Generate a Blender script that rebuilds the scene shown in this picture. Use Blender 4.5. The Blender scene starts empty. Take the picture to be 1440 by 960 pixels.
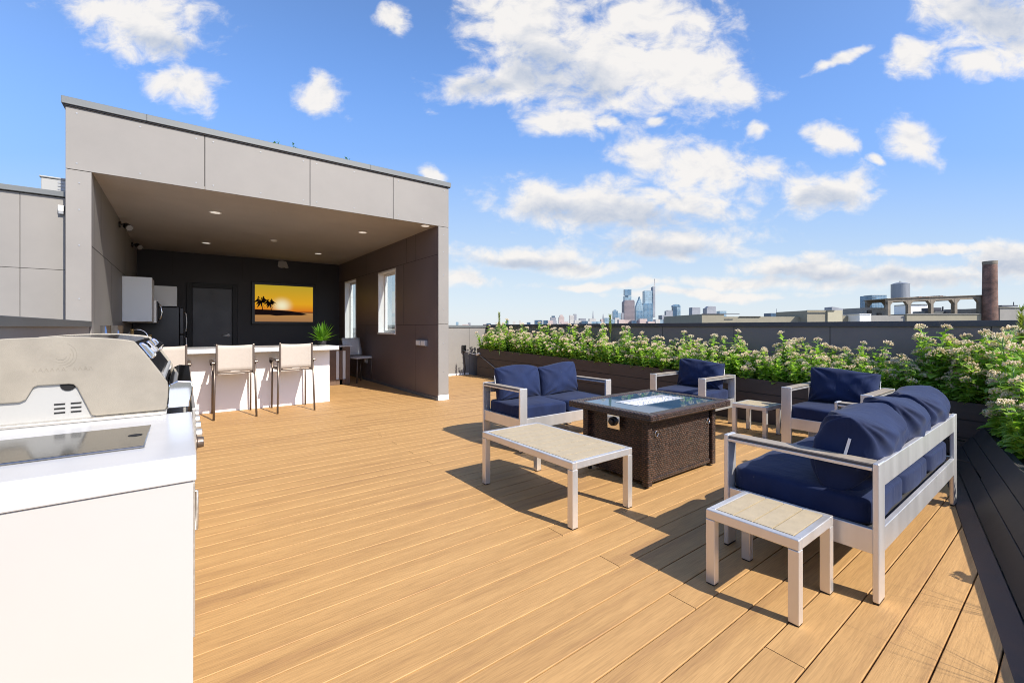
import bpy, bmesh, math, random
from mathutils import Vector, Matrix
R = math.radians
random.seed(7)
S = bpy.context.scene
COL = S.collection

# ------------------------------------------------------------------ camera
F_PX, EYE, HOR = 612.5, 1.28, 460.0
TH = R(52.97); SN, CS = math.sin(TH), math.cos(TH)
VIEW = TH - math.pi/2
cam = bpy.data.objects.new('camera', bpy.data.cameras.new('camera'))
COL.objects.link(cam); S.camera = cam
cam.location = (0, 0, EYE); cam.rotation_euler = (R(90), 0, VIEW)
cam.data.sensor_width = 36; cam.data.lens = F_PX/1440*36
cam.data.shift_y = -20/1440
cam.data.clip_start = 0.05; cam.data.clip_end = 40000

# ------------------------------------------------------------------ light
SUN_EL = 42.0
SUN_H = Vector((0.22, -0.976, 0)).normalized()          # towards the sun, horizontally
S.view_settings.view_transform = 'Standard'; S.view_settings.look = 'None'
S.view_settings.gamma = 1; S.view_settings.use_curve_mapping = False
S.view_settings.exposure = 0.50
S.cycles.max_bounces = 10; S.cycles.diffuse_bounces = 5; S.cycles.glossy_bounces = 4
S.cycles.transparent_max_bounces = 12; S.cycles.use_denoising = True; S.cycles.filter_width = 1.0
S.cycles.sample_clamp_indirect = 8
sun = bpy.data.objects.new('sun', bpy.data.lights.new('sun', 'SUN')); COL.objects.link(sun)
sun.data.energy = 4.8; sun.data.angle = R(0.5); sun.data.color = (1, .935, .835)
sdir = Vector((SUN_H.x*math.cos(R(SUN_EL)), SUN_H.y*math.cos(R(SUN_EL)), math.sin(R(SUN_EL))))
sun.rotation_euler = (-sdir).to_track_quat('-Z', 'Y').to_euler()
sun.location = (0, -10, 20)

W = bpy.data.worlds.new('World'); S.world = W; W.use_nodes = True
wn = W.node_tree; wn.nodes.clear()
def N(t, typ, **kw):
    n = t.nodes.new(typ)
    for k, v in kw.items():
        if k.startswith('i_'):
            n.inputs[k[2:].replace('_', ' ')].default_value = v
        else: setattr(n, k, v)
    return n
def build_world():
    t = wn; L = t.links.new
    out = N(t, 'ShaderNodeOutputWorld'); bg = N(t, 'ShaderNodeBackground')
    L(bg.outputs[0], out.inputs[0]); bg.inputs[1].default_value = 1.0
    sky = N(t, 'ShaderNodeTexSky'); sky.sky_type = 'NISHITA'; sky.sun_disc = False
    sky.sun_elevation = R(SUN_EL); sky.sun_rotation = math.atan2(SUN_H.x, SUN_H.y)
    sky.altitude = 60; sky.air_density = 1.0; sky.dust_density = 0.4; sky.ozone_density = 2.2
    sk = N(t, 'ShaderNodeVectorMath', operation='SCALE'); sk.inputs['Scale'].default_value = 0.135
    hs = N(t, 'ShaderNodeHueSaturation'); hs.inputs['Saturation'].default_value = 1.20; hs.inputs['Value'].default_value = 1.0
    L(sky.outputs[0], hs.inputs['Color'])
    tint = N(t, 'ShaderNodeVectorMath', operation='MULTIPLY'); tint.inputs[1].default_value = (1.62, 1.30, 1.30); L(hs.outputs[0], tint.inputs[0]); L(tint.outputs[0], sk.inputs[0])
    tc = N(t, 'ShaderNodeTexCoord')
    def dot(v):
        n = N(t, 'ShaderNodeVectorMath', operation='DOT_PRODUCT'); n.inputs[1].default_value = v
        L(tc.outputs['Generated'], n.inputs[0]); return n.outputs['Value']
    def m(op, a, b=None, c=None):
        n = N(t, 'ShaderNodeMath', operation=op)
        for i, x in enumerate((a, b, c)):
            if x is None: continue
            if isinstance(x, (int, float)): n.inputs[i].default_value = x
            else: L(x, n.inputs[i])
        return n.outputs[0]
    # northern half of the sky, flattened on a tangent plane (world directions)
    fwd = m('MAXIMUM', dot((CS, SN, 0)), 0.08)
    u = m('DIVIDE', dot((SN, -CS, 0)), fwd); v = m('DIVIDE', dot((0, 0, 1)), fwd)
    cx = N(t, 'ShaderNodeCombineXYZ'); L(u, cx.inputs[0]); L(v, cx.inputs[1])
    def noise(scale, det, rough, vec, dist=0.0):
        n = N(t, 'ShaderNodeTexNoise'); n.inputs['Scale'].default_value = scale
        n.inputs['Detail'].default_value = det; n.inputs['Roughness'].default_value = rough
        n.inputs['Distortion'].default_value = dist
        L(vec, n.inputs['Vector']); return n
    # warp
    wz = noise(5.0, 4, .55, cx.outputs[0])
    sub = N(t, 'ShaderNodeVectorMath', operation='SUBTRACT'); sub.inputs[1].default_value = (.5, .5, .5)
    L(wz.outputs['Color'], sub.inputs[0])
    ws = N(t, 'ShaderNodeVectorMath', operation='MULTIPLY'); ws.inputs[1].default_value = (.13, .08, 0)
    L(sub.outputs[0], ws.inputs[0])
    ad = N(t, 'ShaderNodeVectorMath', operation='ADD'); L(cx.outputs[0], ad.inputs[0]); L(ws.outputs[0], ad.inputs[1])
    P = ad.outputs[0]
    # (px x, px y, half w, half h, tilt) of each cloud as seen from the deck
    B = [(215, 25, 95, 60, .25), (150, 5, 80, 30, 0), (255, 122, 58, 32, .35), (450, 130, 34, 34, .5), (560, 28, 22, 24, -.6),
         (745, 40, 95, 85, .3), (720, 110, 110, 40, -.1), (860, 90, 150, 85, 0), (960, 95, 110, 65, .35), (900, 20, 110, 50, .1),
         (790, 170, 72, 24, .1), (1030, 130, 40, 24, .3), (860, 170, 30, 14, 0),
         (1390, 30, 110, 60, .15), (1375, 85, 40, 26, 0), (1440, 70, 80, 40, .2), (1282, 78, 42, 32, -.35), (1167, 198, 36, 24, .2), (1280, 192, 48, 28, .3), (1235, 219, 13, 8, 0),
         (980, 235, 120, 42, .2), (910, 222, 55, 30, .2), (850, 290, 170, 44, .03), (780, 285, 95, 32, .15), (960, 285, 90, 24, .25),
         (950, 342, 140, 26, -.02), (1165, 272, 75, 36, -.1), (1210, 255, 35, 25, -.3), (1065, 190, 20, 12, -.2), (740, 365, 110, 16, .05), (820, 377, 62, 11, 0),
         (655, 393, 40, 14, .1), (605, 243, 19, 13, .4), (1330, 352, 140, 9, -.08), (1150, 378, 120, 17, .05), (1290, 388, 180, 16, -.03), (1420, 355, 60, 22, -.2),
         (1050, 395, 130, 12, 0), (1000, 412, 150, 8, 0), (1440, 375, 90, 22, 0), (1180, 85, 55, 8, -.35), (925, 165, 18, 10, -.3), (850, 400, 120, 7, 0)]
    G = [(880, 306, 160, 26, .05), (800, 300, 100, 22, .1), (930, 352, 120, 15, 0), (1150, 386, 110, 12, .05), (1290, 396, 170, 12, 0), (1430, 370, 70, 22, 0),
         (740, 372, 100, 9, .05), (1400, 25, 90, 50, .2), (760, 95, 70, 50, .2), (680, 120, 60, 22, 0), (1160, 284, 60, 20, -.1), (240, 60, 60, 22, .3), (830, 120, 60, 40, 0)]
    def field(blobs, vec):
        acc = None
        for (x, y, a, b, r) in blobs:
            mp = N(t, 'ShaderNodeMapping'); mp.vector_type = 'TEXTURE'
            mp.inputs['Location'].default_value = ((x-720)/F_PX, (HOR-y)/F_PX, 0)
            mp.inputs['Rotation'].default_value = (0, 0, -r)
            mp.inputs['Scale'].default_value = (a/F_PX, b/F_PX, 1)
            L(vec, mp.inputs['Vector'])
            ln = N(t, 'ShaderNodeVectorMath', operation='LENGTH'); L(mp.outputs[0], ln.inputs[0])
            acc = ln.outputs['Value'] if acc is None else m('MINIMUM', acc, ln.outputs['Value'])
        return acc
    den = m('SUBTRACT', 1.36, field(B, P))
    st = N(t, 'ShaderNodeVectorMath', operation='MULTIPLY'); st.inputs[1].default_value = (1, 1.5, 1); L(cx.outputs[0], st.inputs[0])
    n1 = noise(12, 10, .61, st.outputs[0], .3).outputs['Fac']
    n2 = noise(3.6, 3, .5, st.outputs[0]).outputs['Fac']
    den = m('MAXIMUM', den, -.6)
    d = m('ADD', den, m('MULTIPLY', m('SUBTRACT', n1, .52), 2.25))
    d = m('ADD', d, m('MULTIPLY', m('SUBTRACT', n2, .5), .7))
    mr = N(t, 'ShaderNodeMapRange'); mr.interpolation_type = 'SMOOTHSTEP'
    L(d, mr.inputs[0]); mr.inputs[1].default_value = .12; mr.inputs[2].default_value = .95
    a = mr.outputs[0]
    # thin veil near the horizon
    veil = N(t, 'ShaderNodeMapRange'); L(v, veil.inputs[0]); veil.inputs[1].default_value = .30; veil.inputs[2].default_value = -.02
    veil.inputs[3].default_value = 0; veil.inputs[4].default_value = .30
    a = m('MULTIPLY', a, .97)
    veil.inputs[1].default_value = .42; veil.inputs[4].default_value = .88; veil.interpolation_type = 'SMOOTHSTEP'
    cr = N(t, 'ShaderNodeValToRGB'); L(v, cr.inputs[0]); el = cr.color_ramp.elements
    el[0].position = 0; el[0].color = (.495, .565, .615, 1); el[1].position = .75; el[1].color = (.06, .235, .72, 1)
    for p_, c_ in ((.10, (.44, .535, .625)), (.22, (.32, .455, .655)), (.40, (.165, .33, .68))):
        q_ = el.new(p_); q_.color = (*c_, 1)
    veil.inputs[1].default_value = .85; veil.inputs[2].default_value = .15; veil.inputs[4].default_value = .92
    hzm = N(t, 'ShaderNodeMix', data_type='RGBA'); L(veil.outputs[0], hzm.inputs[0]); L(sk.outputs[0], hzm.inputs[6]); L(cr.outputs[0], hzm.inputs[7])
    # cloud tone : bright billows, blue-grey undersides
    off = N(t, 'ShaderNodeVectorMath', operation='ADD'); off.inputs[1].default_value = (-.006, .03, 0); L(st.outputs[0], off.inputs[0])
    n3 = noise(12, 7, .58, off.outputs[0], .3).outputs['Fac']
    lit = m('MULTIPLY', m('SUBTRACT', n1, n3), 1.5)
    gf = N(t, 'ShaderNodeMapRange'); gf.interpolation_type = 'SMOOTHSTEP'; L(field(G, P), gf.inputs[0])
    gf.inputs[1].default_value = 1.25; gf.inputs[2].default_value = .2
    g = m('SUBTRACT', m('MULTIPLY', gf.outputs[0], .85), lit)
    gc = N(t, 'ShaderNodeClamp'); L(g, gc.inputs[0])
    mixc = N(t, 'ShaderNodeMix', data_type='RGBA'); L(gc.outputs[0], mixc.inputs[0])
    mixc.inputs[6].default_value = (.67, .65, .63, 1); mixc.inputs[7].default_value = (.37, .415, .50, 1)
    mx = N(t, 'ShaderNodeMix', data_type='RGBA'); L(a, mx.inputs[0])
    L(hzm.outputs[2], mx.inputs[6]); L(mixc.outputs[2], mx.inputs[7])
    L(mx.outputs[2], bg.inputs[0])
build_world()

# ------------------------------------------------------------------ helpers
def rd(r, d): return (r*SN + d*CS, -r*CS + d*SN)
def far(px, d): return rd((px-720)/F_PX*d, d)
def zat(py, d): return EYE + (HOR-py)*d/F_PX

class MB:
    def __init__(s): s.v = []; s.f = []; s.m = []; s.c = None
    def add(s, vs, fs, mat=0):
        o = len(s.v); s.v += [tuple(x) for x in vs]; s.f += [tuple(i+o for i in f) for f in fs]; s.m += [mat]*len(fs)
    def box(s, x0, y0, z0, x1, y1, z1, mat=0):
        x0, x1 = min(x0, x1), max(x0, x1); y0, y1 = min(y0, y1), max(y0, y1); z0, z1 = min(z0, z1), max(z0, z1)
        s.add([(x0,y0,z0),(x1,y0,z0),(x1,y1,z0),(x0,y1,z0),(x0,y0,z1),(x1,y0,z1),(x1,y1,z1),(x0,y1,z1)],
              [(3,2,1,0),(4,5,6,7),(0,1,5,4),(1,2,6,5),(2,3,7,6),(3,0,4,7)], mat)
    def prism(s, pts, axis, a, b, mat=0):
        """outline pts (2d) extruded along axis from a to b; for axis 'y' pts are (x,z), 'x' -> (y,z), 'z' -> (x,y)"""
        n = len(pts)
        def p(q, t): return {'y': (q[0], t, q[1]), 'x': (t, q[0], q[1]), 'z': (q[0], q[1], t)}[axis]
        vs = [p(q, a) for q in pts] + [p(q, b) for q in pts]
        fs = [(i, (i+1) % n, (i+1) % n + n, i+n) for i in range(n)] + [tuple(range(n-1, -1, -1)), tuple(range(n, 2*n))]
        s.add(vs, fs, mat)
    def cyl(s, p0, p1, r0, r1=None, n=16, mat=0, cap=True):
        r1 = r0 if r1 is None else r1
        p0, p1 = Vector(p0), Vector(p1); z = (p1-p0).normalized()
        x = z.orthogonal().normalized(); y = z.cross(x)
        vs = []
        for p, r in ((p0, r0), (p1, r1)):
            for i in range(n):
                a = 2*math.pi*i/n; vs.append(p + x*math.cos(a)*r + y*math.sin(a)*r)
        fs = [(i, (i+1) % n, (i+1) % n+n, i+n) for i in range(n)]
        if cap: fs += [tuple(range(n-1, -1, -1)), tuple(range(n, 2*n))]
        s.add(vs, fs, mat)
    def tube(s, pts, r, n=8, mat=0):
        pts = [Vector(p) for p in pts]; vs = []; fs = []
        up = None
        for i, p in enumerate(pts):
            t = (pts[min(i+1, len(pts)-1)] - pts[max(i-1, 0)]).normalized()
            if up is None: up = t.orthogonal().normalized()
            up = (up - t*up.dot(t)).normalized(); b = t.cross(up)
            rr = r[i] if isinstance(r, (list, tuple)) else r
            for k in range(n):
                a = 2*math.pi*k/n; vs.append(p + up*math.cos(a)*rr + b*math.sin(a)*rr)
        for i in range(len(pts)-1):
            for k in range(n): fs.append((i*n+k, i*n+(k+1) % n, (i+1)*n+(k+1) % n, (i+1)*n+k))
        fs += [tuple(range(n-1, -1, -1)), tuple(range((len(pts)-1)*n, len(pts)*n))]
        s.add(vs, fs, mat)
    def build(s, name, mats, parent=None, bevel=0, smooth=False, seg=2, loc=None, rot=None, fixn=True):
        me = bpy.data.meshes.new(name); me.from_pydata(s.v, [], s.f)
        mats = mats if isinstance(mats, (list, tuple)) else [mats]
        for mm in mats: me.materials.append(mm)
        me.polygons.foreach_set('material_index', s.m)
        if fixn:
            bm = bmesh.new(); bm.from_mesh(me); bmesh.ops.recalc_face_normals(bm, faces=bm.faces); bm.to_mesh(me); bm.free()
        if smooth: me.polygons.foreach_set('use_smooth', [True]*len(me.polygons))
        me.update()
        o = bpy.data.objects.new(name, me); COL.objects.link(o)
        if parent is not None: o.parent = parent
        if loc: o.location = loc
        if rot: o.rotation_euler = rot
        if bevel:
            b = o.modifiers.new('bevel', 'BEVEL'); b.width = bevel; b.segments = seg; b.limit_method = 'ANGLE'; b.angle_limit = R(40)
        return o

def tag(o, label, cat, group=None):
    o['label'] = label; o['category'] = cat
    if group: o['group'] = group
    return o
def thing(name, label, cat, loc=(0, 0, 0), rz=0, group=None):
    o = bpy.data.objects.new(name, None); COL.objects.link(o); o.empty_display_size = .1
    o.location = loc; o.rotation_euler = (0, 0, rz); return tag(o, label, cat, group)
def kind(o, k): o['kind'] = k; return o
def copy_tree(o, parent=None):
    c = o.copy(); COL.objects.link(c)
    if parent is not None: c.parent = parent
    for ch in list(o.children): copy_tree(ch, c)
    return c

# ------------------------------------------------------------------ materials
def mat(name, col, rough=.6, metal=0.0, var=0.0, vscale=6.0, bump=0.0, bscale=60.0, spec=None, stretch=(1, 1, 1), sheen=0, coat=0, emit=None, dirt=0.0):
    M = bpy.data.materials.new(name); M.use_nodes = True
    t = M.node_tree; L = t.links.new; b = t.nodes['Principled BSDF']
    b.inputs['Base Color'].default_value = (*col, 1); b.inputs['Roughness'].default_value = rough; b.inputs['Metallic'].default_value = metal
    if spec is not None: b.inputs['Specular IOR Level'].default_value = spec
    if sheen: b.inputs['Sheen Weight'].default_value = sheen
    if coat: b.inputs['Coat Weight'].default_value = coat
    if emit: b.inputs['Emission Color'].default_value = (*emit[0], 1); b.inputs['Emission Strength'].default_value = emit[1]
    tc = N(t, 'ShaderNodeTexCoord'); mp = N(t, 'ShaderNodeMapping'); mp.inputs['Scale'].default_value = stretch
    L(tc.outputs['Object'], mp.inputs[0])
    if var or dirt:
        n = N(t, 'ShaderNodeTexNoise'); n.inputs['Scale'].default_value = vscale; n.inputs['Detail'].default_value = 6; n.inputs['Roughness'].default_value = .6
        L(mp.outputs[0], n.inputs['Vector'])
        r = N(t, 'ShaderNodeMapRange'); L(n.outputs['Fac'], r.inputs[0]); r.inputs[1].default_value = .3; r.inputs[2].default_value = .7
        r.inputs[3].default_value = 1-var; r.inputs[4].default_value = 1+var
        h = N(t, 'ShaderNodeVectorMath', operation='SCALE'); h.inputs[0].default_value = col; L(r.outputs[0], h.inputs['Scale'])
        L(h.outputs[0], b.inputs['Base Color'])
        rr = N(t, 'ShaderNodeMapRange'); L(n.outputs['Fac'], rr.inputs[0]); rr.inputs[3].default_value = max(.02, rough-.12); rr.inputs[4].default_value = min(1, rough+.12)
        L(rr.outputs[0], b.inputs['Roughness'])
    if bump:
        n = N(t, 'ShaderNodeTexNoise'); n.inputs['Scale'].default_value = bscale; n.inputs['Detail'].default_value = 4
        L(mp.outputs[0], n.inputs['Vector'])
        bp = N(t, 'ShaderNodeBump'); bp.inputs['Strength'].default_value = bump; bp.inputs['Distance'].default_value = .01
        L(n.outputs['Fac'], bp.inputs['Height']); L(bp.outputs[0], b.inputs['Normal'])
    return M

M = {}
M['clad'] = mat('fibre_cement', (.236, .222, .202), .62, var=.09, vscale=1.1, bump=.05, bscale=160)
M['clad_dark'] = mat('shaded_brown_fibre_cement', (.14, .108, .102), .42, var=.10, vscale=1.8, bump=.05, bscale=120)  # outer cladding, slightly browner, with the inner wall's shade put into its colour
M['clad_shade'] = mat('shaded_fibre_cement', (.165, .142, .142), .6, var=.08, vscale=1.6, bump=.05, bscale=160)  # same cladding as outside, darkened to stand for shade on the far parapet
M['joint'] = mat('dark_joint', (.03, .028, .026), .8)  # one even dark tone for panel joints and backing
M['coping'] = mat('coping_metal', (.135, .145, .145), .5, metal=.2, var=.06, vscale=3)
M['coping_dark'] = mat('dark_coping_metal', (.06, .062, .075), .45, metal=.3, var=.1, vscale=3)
M['ceil'] = mat('soffit_render', (.40, .372, .345), .85, var=.09, vscale=1.3, bump=.12, bscale=220)
M['backwall'] = mat('charcoal_paint', (.029, .0265, .028), .55, var=.12, vscale=1.5, bump=.03, bscale=200)
M['door'] = mat('door_paint', (.042, .042, .048), .4, var=.05, vscale=5)
M['doorframe'] = mat('door_frame_paint', (.007, .007, .008), .55)
M['white'] = mat('white_trim', (.78, .77, .74), .45, var=.02)
M['whitepanel'] = mat('white_panel', (.47, .465, .445), .35, var=.015, vscale=2)
M['quartz'] = mat('white_quartz', (.54, .54, .535), .22, var=.02, vscale=3)
M['cream'] = mat('cream_enamel', (.36, .36, .345), .4)
M['steel'] = mat('brushed_steel', (.60, .575, .52), .42, metal=.8, var=.10, vscale=5, bump=.05, bscale=30, stretch=(1, 1, 14))
M['steelhood'] = mat('weathered_steel', (.275, .247, .198), .6, metal=.15, var=.14, vscale=7, bump=.12, bscale=420)
M['chrome'] = mat('polished_steel', (.75, .75, .74), .07, metal=1)
M['mirror'] = mat('steel_cover', (.27, .27, .26), .14, metal=1, var=.08, vscale=8)
M['satin'] = mat('satin_nickel', (.75, .74, .72), .4, metal=.2)
M['black'] = mat('black_plastic', (.012, .012, .013), .4)
M['slot'] = mat('slot_black', (.006, .006, .006), .9)
M['alu'] = mat('anodised_aluminium', (.75, .73, .70), .36, metal=.68, var=.05, vscale=9, bump=.03, bscale=40, stretch=(1, 1, .1))
M['armwood'] = mat('grey_wood_slat', (.30, .255, .20), .6, var=.16, vscale=14, bump=.15, bscale=60, stretch=(1, 1, 1))
M['slatgrey'] = mat('dark_slat_edge', (.07, .068, .066), .5)
M['tabletop'] = mat('greige_polywood', (.42, .345, .225), .62, var=.07, vscale=18, bump=.10, bscale=90)
M['brownmetal'] = mat('bronze_frame', (.16, .125, .10), .35, metal=.6)
M['sling'] = mat('beige_sling', (.44, .39, .33), .8, var=.04, vscale=40, bump=.2, bscale=600)
M['greycloth'] = mat('grey_sling', (.62, .61, .60), .85, var=.06, vscale=30, bump=.2, bscale=500)
M['brownslat'] = mat('brown_slat_wood', (.15, .092, .06), .6, var=.15, vscale=10)
M['planter'] = mat('brown_composite', (.060, .044, .037), .6, var=.16, vscale=9, bump=.08, bscale=50, stretch=(.35, .35, 2))
M['planter_dark'] = mat('dark_composite', (.032, .027, .025), .7, var=.15, vscale=7, bump=.08, bscale=50)
M['soil'] = mat('planting_soil', (.03, .022, .016), .95, var=.4, vscale=40, bump=.8, bscale=70)
M['glasspane'] = None
M['fridge'] = mat('black_steel_fridge', (.03, .031, .034), .3, metal=.3)
M['cabwhite'] = mat('grey_white_laminate', (.80, .82, .80), .35)
M['gold'] = mat('gold_bottle', (.55, .36, .13), .3, metal=.6)
M['roof'] = mat('roof_membrane', (.28, .28, .27), .8, var=.1, vscale=2)
M['lens'] = mat('downlight_lens', (.9, .88, .82), .4, emit=((1, .92, .82), .35))
M['rubber'] = mat('cable_rubber', (.012, .012, .012), .5)
M['white_plastic'] = mat('white_plastic', (.75, .74, .7), .35)
M['greyplastic'] = mat('grey_box', (.30, .31, .32), .45, metal=.3)
M['plaster'] = mat('bare_plaster', (.42, .39, .35), .9, var=.1, vscale=20)

def principled(name):
    m_ = bpy.data.materials.new(name); m_.use_nodes = True
    return m_, m_.node_tree, m_.node_tree.nodes['Principled BSDF']
def mk_deck():
    m_, t, b = principled('composite_decking'); L = t.links.new
    at = N(t, 'ShaderNodeAttribute', attribute_name='board')
    sp = N(t, 'ShaderNodeSeparateColor'); L(at.outputs['Color'], sp.inputs[0])
    tc = N(t, 'ShaderNodeTexCoord')
    cb = N(t, 'ShaderNodeCombineXYZ'); sc = N(t, 'ShaderNodeMath', operation='MULTIPLY'); L(sp.outputs[1], sc.inputs[0]); sc.inputs[1].default_value = 37
    L(sc.outputs[0], cb.inputs[2])
    L(sc.outputs[0], cb.inputs[0])
    ad = N(t, 'ShaderNodeVectorMath', operation='ADD'); L(tc.outputs['Object'], ad.inputs[0]); L(cb.outputs[0], ad.inputs[1])
    def nz(scale, stretch, det=6, dist=0):
        mp = N(t, 'ShaderNodeMapping'); mp.inputs['Scale'].default_value = stretch; L(ad.outputs[0], mp.inputs[0])
        n = N(t, 'ShaderNodeTexNoise'); n.inputs['Scale'].default_value = scale; n.inputs['Detail'].default_value = det; n.inputs['Distortion'].default_value = dist
        n.inputs['Roughness'].default_value = .65
        L(mp.outputs[0], n.inputs['Vector']); return n.outputs['Fac']
    streak = nz(1.0, (.8, 13, 1), 6, .3); fine = nz(1.0, (9, 230, 1), 2); blot = nz(1.0, (.5, 3.0, 1), 3)
    cr = N(t, 'ShaderNodeValToRGB'); cr.color_ramp.elements[0].position = .26; cr.color_ramp.elements[0].color = (.325, .180, .077, 1)
    cr.color_ramp.elements[1].position = .66; cr.color_ramp.elements[1].color = (.485, .287, .114, 1)
    e = cr.color_ramp.elements.new(.45); e.color = (.425, .247, .097, 1)
    s1 = N(t, 'ShaderNodeMath', operation='MULTIPLY_ADD'); L(sp.outputs[0], s1.inputs[0]); s1.inputs[1].default_value = .10; s1.inputs[2].default_value = -.05
    s2 = N(t, 'ShaderNodeMath', operation='ADD'); L(streak, s2.inputs[0]); L(s1.outputs[0], s2.inputs[1])
    s3 = N(t, 'ShaderNodeMath', operation='MULTIPLY_ADD'); L(blot, s3.inputs[0]); s3.inputs[1].default_value = .28; s3.inputs[2].default_value = -.14
    s4 = N(t, 'ShaderNodeMath', operation='ADD'); L(s2.outputs[0], s4.inputs[0]); L(s3.outputs[0], s4.inputs[1])
    L(s4.outputs[0], cr.inputs[0])
    fr = N(t, 'ShaderNodeMapRange'); L(fine, fr.inputs[0]); fr.inputs[1].default_value = .35; fr.inputs[2].default_value = .6; fr.inputs[3].default_value = .87; fr.inputs[4].default_value = 1.06
    vs = N(t, 'ShaderNodeVectorMath', operation='SCALE'); L(cr.outputs[0], vs.inputs[0]); L(fr.outputs[0], vs.inputs['Scale'])
    L(vs.outputs[0], b.inputs['Base Color']); b.inputs['Roughness'].default_value = .62; b.inputs['Specular IOR Level'].default_value = .3
    bp = N(t, 'ShaderNodeBump'); bp.inputs['Strength'].default_value = .35; bp.inputs['Distance'].default_value = .002
    L(fine, bp.inputs['Height']); L(bp.outputs[0], b.inputs['Normal'])
    return m_
M['deck'] = mk_deck()
M['border'] = mat('dark_border_board', (.080, .046, .030), .6, var=.25, vscale=3, bump=.2, bscale=120, stretch=(3, 3, 1))

def mk_fabric():
    m_, t, b = principled('navy_canvas'); L = t.links.new
    tc = N(t, 'ShaderNodeTexCoord')
    n = N(t, 'ShaderNodeTexNoise'); n.inputs['Scale'].default_value = 5; n.inputs['Detail'].default_value = 5; L(tc.outputs['Object'], n.inputs['Vector'])
    cr = N(t, 'ShaderNodeValToRGB'); cr.color_ramp.elements[0].color = (.0055, .012, .044, 1); cr.color_ramp.elements[1].color = (.0095, .021, .072, 1)
    cr.color_ramp.elements[0].position = .3; cr.color_ramp.elements[1].position = .7
    L(n.outputs['Fac'], cr.inputs[0])
    # lint and dust specks
    vo = N(t, 'ShaderNodeTexVoronoi'); vo.inputs['Scale'].default_value = 26; L(tc.outputs['Object'], vo.inputs['Vector'])
    lt = N(t, 'ShaderNodeMath', operation='LESS_THAN'); L(vo.outputs['Distance'], lt.inputs[0]); lt.inputs[1].default_value = .055
    sp = N(t, 'ShaderNodeSeparateColor'); L(vo.outputs['Color'], sp.inputs[0])
    gt = N(t, 'ShaderNodeMath', operation='GREATER_THAN'); L(sp.outputs[0], gt.inputs[0]); gt.inputs[1].default_value = .8
    mu = N(t, 'ShaderNodeMath', operation='MULTIPLY'); L(lt.outputs[0], mu.inputs[0]); L(gt.outputs[0], mu.inputs[1])
    mu2 = N(t, 'ShaderNodeMath', operation='MULTIPLY'); L(mu.outputs[0], mu2.inputs[0]); mu2.inputs[1].default_value = .55
    mx = N(t, 'ShaderNodeMix', data_type='RGBA'); L(mu2.outputs[0], mx.inputs[0]); L(cr.outputs[0], mx.inputs[6]); mx.inputs[7].default_value = (.25, .25, .27, 1)
    L(mx.outputs[2], b.inputs['Base Color'])
    b.inputs['Roughness'].default_value = .8; b.inputs['Sheen Weight'].default_value = .08; b.inputs['Sheen Roughness'].default_value = .5; b.inputs['Specular IOR Level'].default_value = .25
    n1 = N(t, 'ShaderNodeTexNoise'); n1.inputs['Scale'].default_value = 9; n1.inputs['Detail'].default_value = 3; n1.inputs['Distortion'].default_value = .8
    mp = N(t, 'ShaderNodeMapping'); mp.inputs['Scale'].default_value = (1, 1, .5); L(tc.outputs['Object'], mp.inputs[0]); L(mp.outputs[0], n1.inputs['Vector'])
    b1 = N(t, 'ShaderNodeBump'); b1.inputs['Strength'].default_value = .4; b1.inputs['Distance'].default_value = .02; L(n1.outputs['Fac'], b1.inputs['Height'])
    n2 = N(t, 'ShaderNodeTexNoise'); n2.inputs['Scale'].default_value = 700; L(tc.outputs['Object'], n2.inputs['Vector'])
    b2 = N(t, 'ShaderNodeBump'); b2.inputs['Strength'].default_value = .25; b2.inputs['Distance'].default_value = .001; L(n2.outputs['Fac'], b2.inputs['Height']); L(b1.outputs[0], b2.inputs['Normal'])
    L(b2.outputs[0], b.inputs['Normal'])
    return m_
M['navy'] = mk_fabric()

def mk_wicker(name, flat):
    m_, t, b = principled(name); L = t.links.new
    tc = N(t, 'ShaderNodeTexCoord'); sx = N(t, 'ShaderNodeSeparateXYZ'); L(tc.outputs['Object'], sx.inputs[0])
    cb = N(t, 'ShaderNodeCombineXYZ')
    if flat: L(sx.outputs[0], cb.inputs[0]); L(sx.outputs[1], cb.inputs[1])
    else:
        s = N(t, 'ShaderNodeMath', operation='ADD'); L(sx.outputs[0], s.inputs[0]); L(sx.outputs[1], s.inputs[1]); L(s.outputs[0], cb.inputs[0]); L(sx.outputs[2], cb.inputs[1])
    br = N(t, 'ShaderNodeTexBrick'); br.offset = .5; br.inputs['Scale'].default_value = 1
    br.inputs['Brick Width'].default_value = .030; br.inputs['Row Height'].default_value = .017; br.inputs['Mortar Size'].default_value = .0042; br.inputs['Mortar Smooth'].default_value = .6
    br.inputs['Color1'].default_value = (.115, .060, .040, 1); br.inputs['Color2'].default_value = (.038, .024, .020, 1); br.inputs['Mortar'].default_value = (.006, .005, .005, 1)
    L(cb.outputs[0], br.inputs['Vector']); L(br.outputs['Color'], b.inputs['Base Color'])
    b.inputs['Roughness'].default_value = .33
    wv = N(t, 'ShaderNodeTexWave'); wv.inputs['Scale'].default_value = 1/.024/2*.33; L(cb.outputs[0], wv.inputs['Vector'])
    inv = N(t, 'ShaderNodeMath', operation='SUBTRACT'); inv.inputs[0].default_value = 1; L(br.outputs['Fac'], inv.inputs[1])
    bp = N(t, 'ShaderNodeBump'); bp.inputs['Strength'].default_value = .9; bp.inputs['Distance'].default_value = .004; L(inv.outputs[0], bp.inputs['Height']); L(bp.outputs[0], b.inputs['Normal'])
    return m_
M['wicker'] = mk_wicker('brown_wicker', False); M['wickertop'] = mk_wicker('brown_wicker_flat', True)

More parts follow.
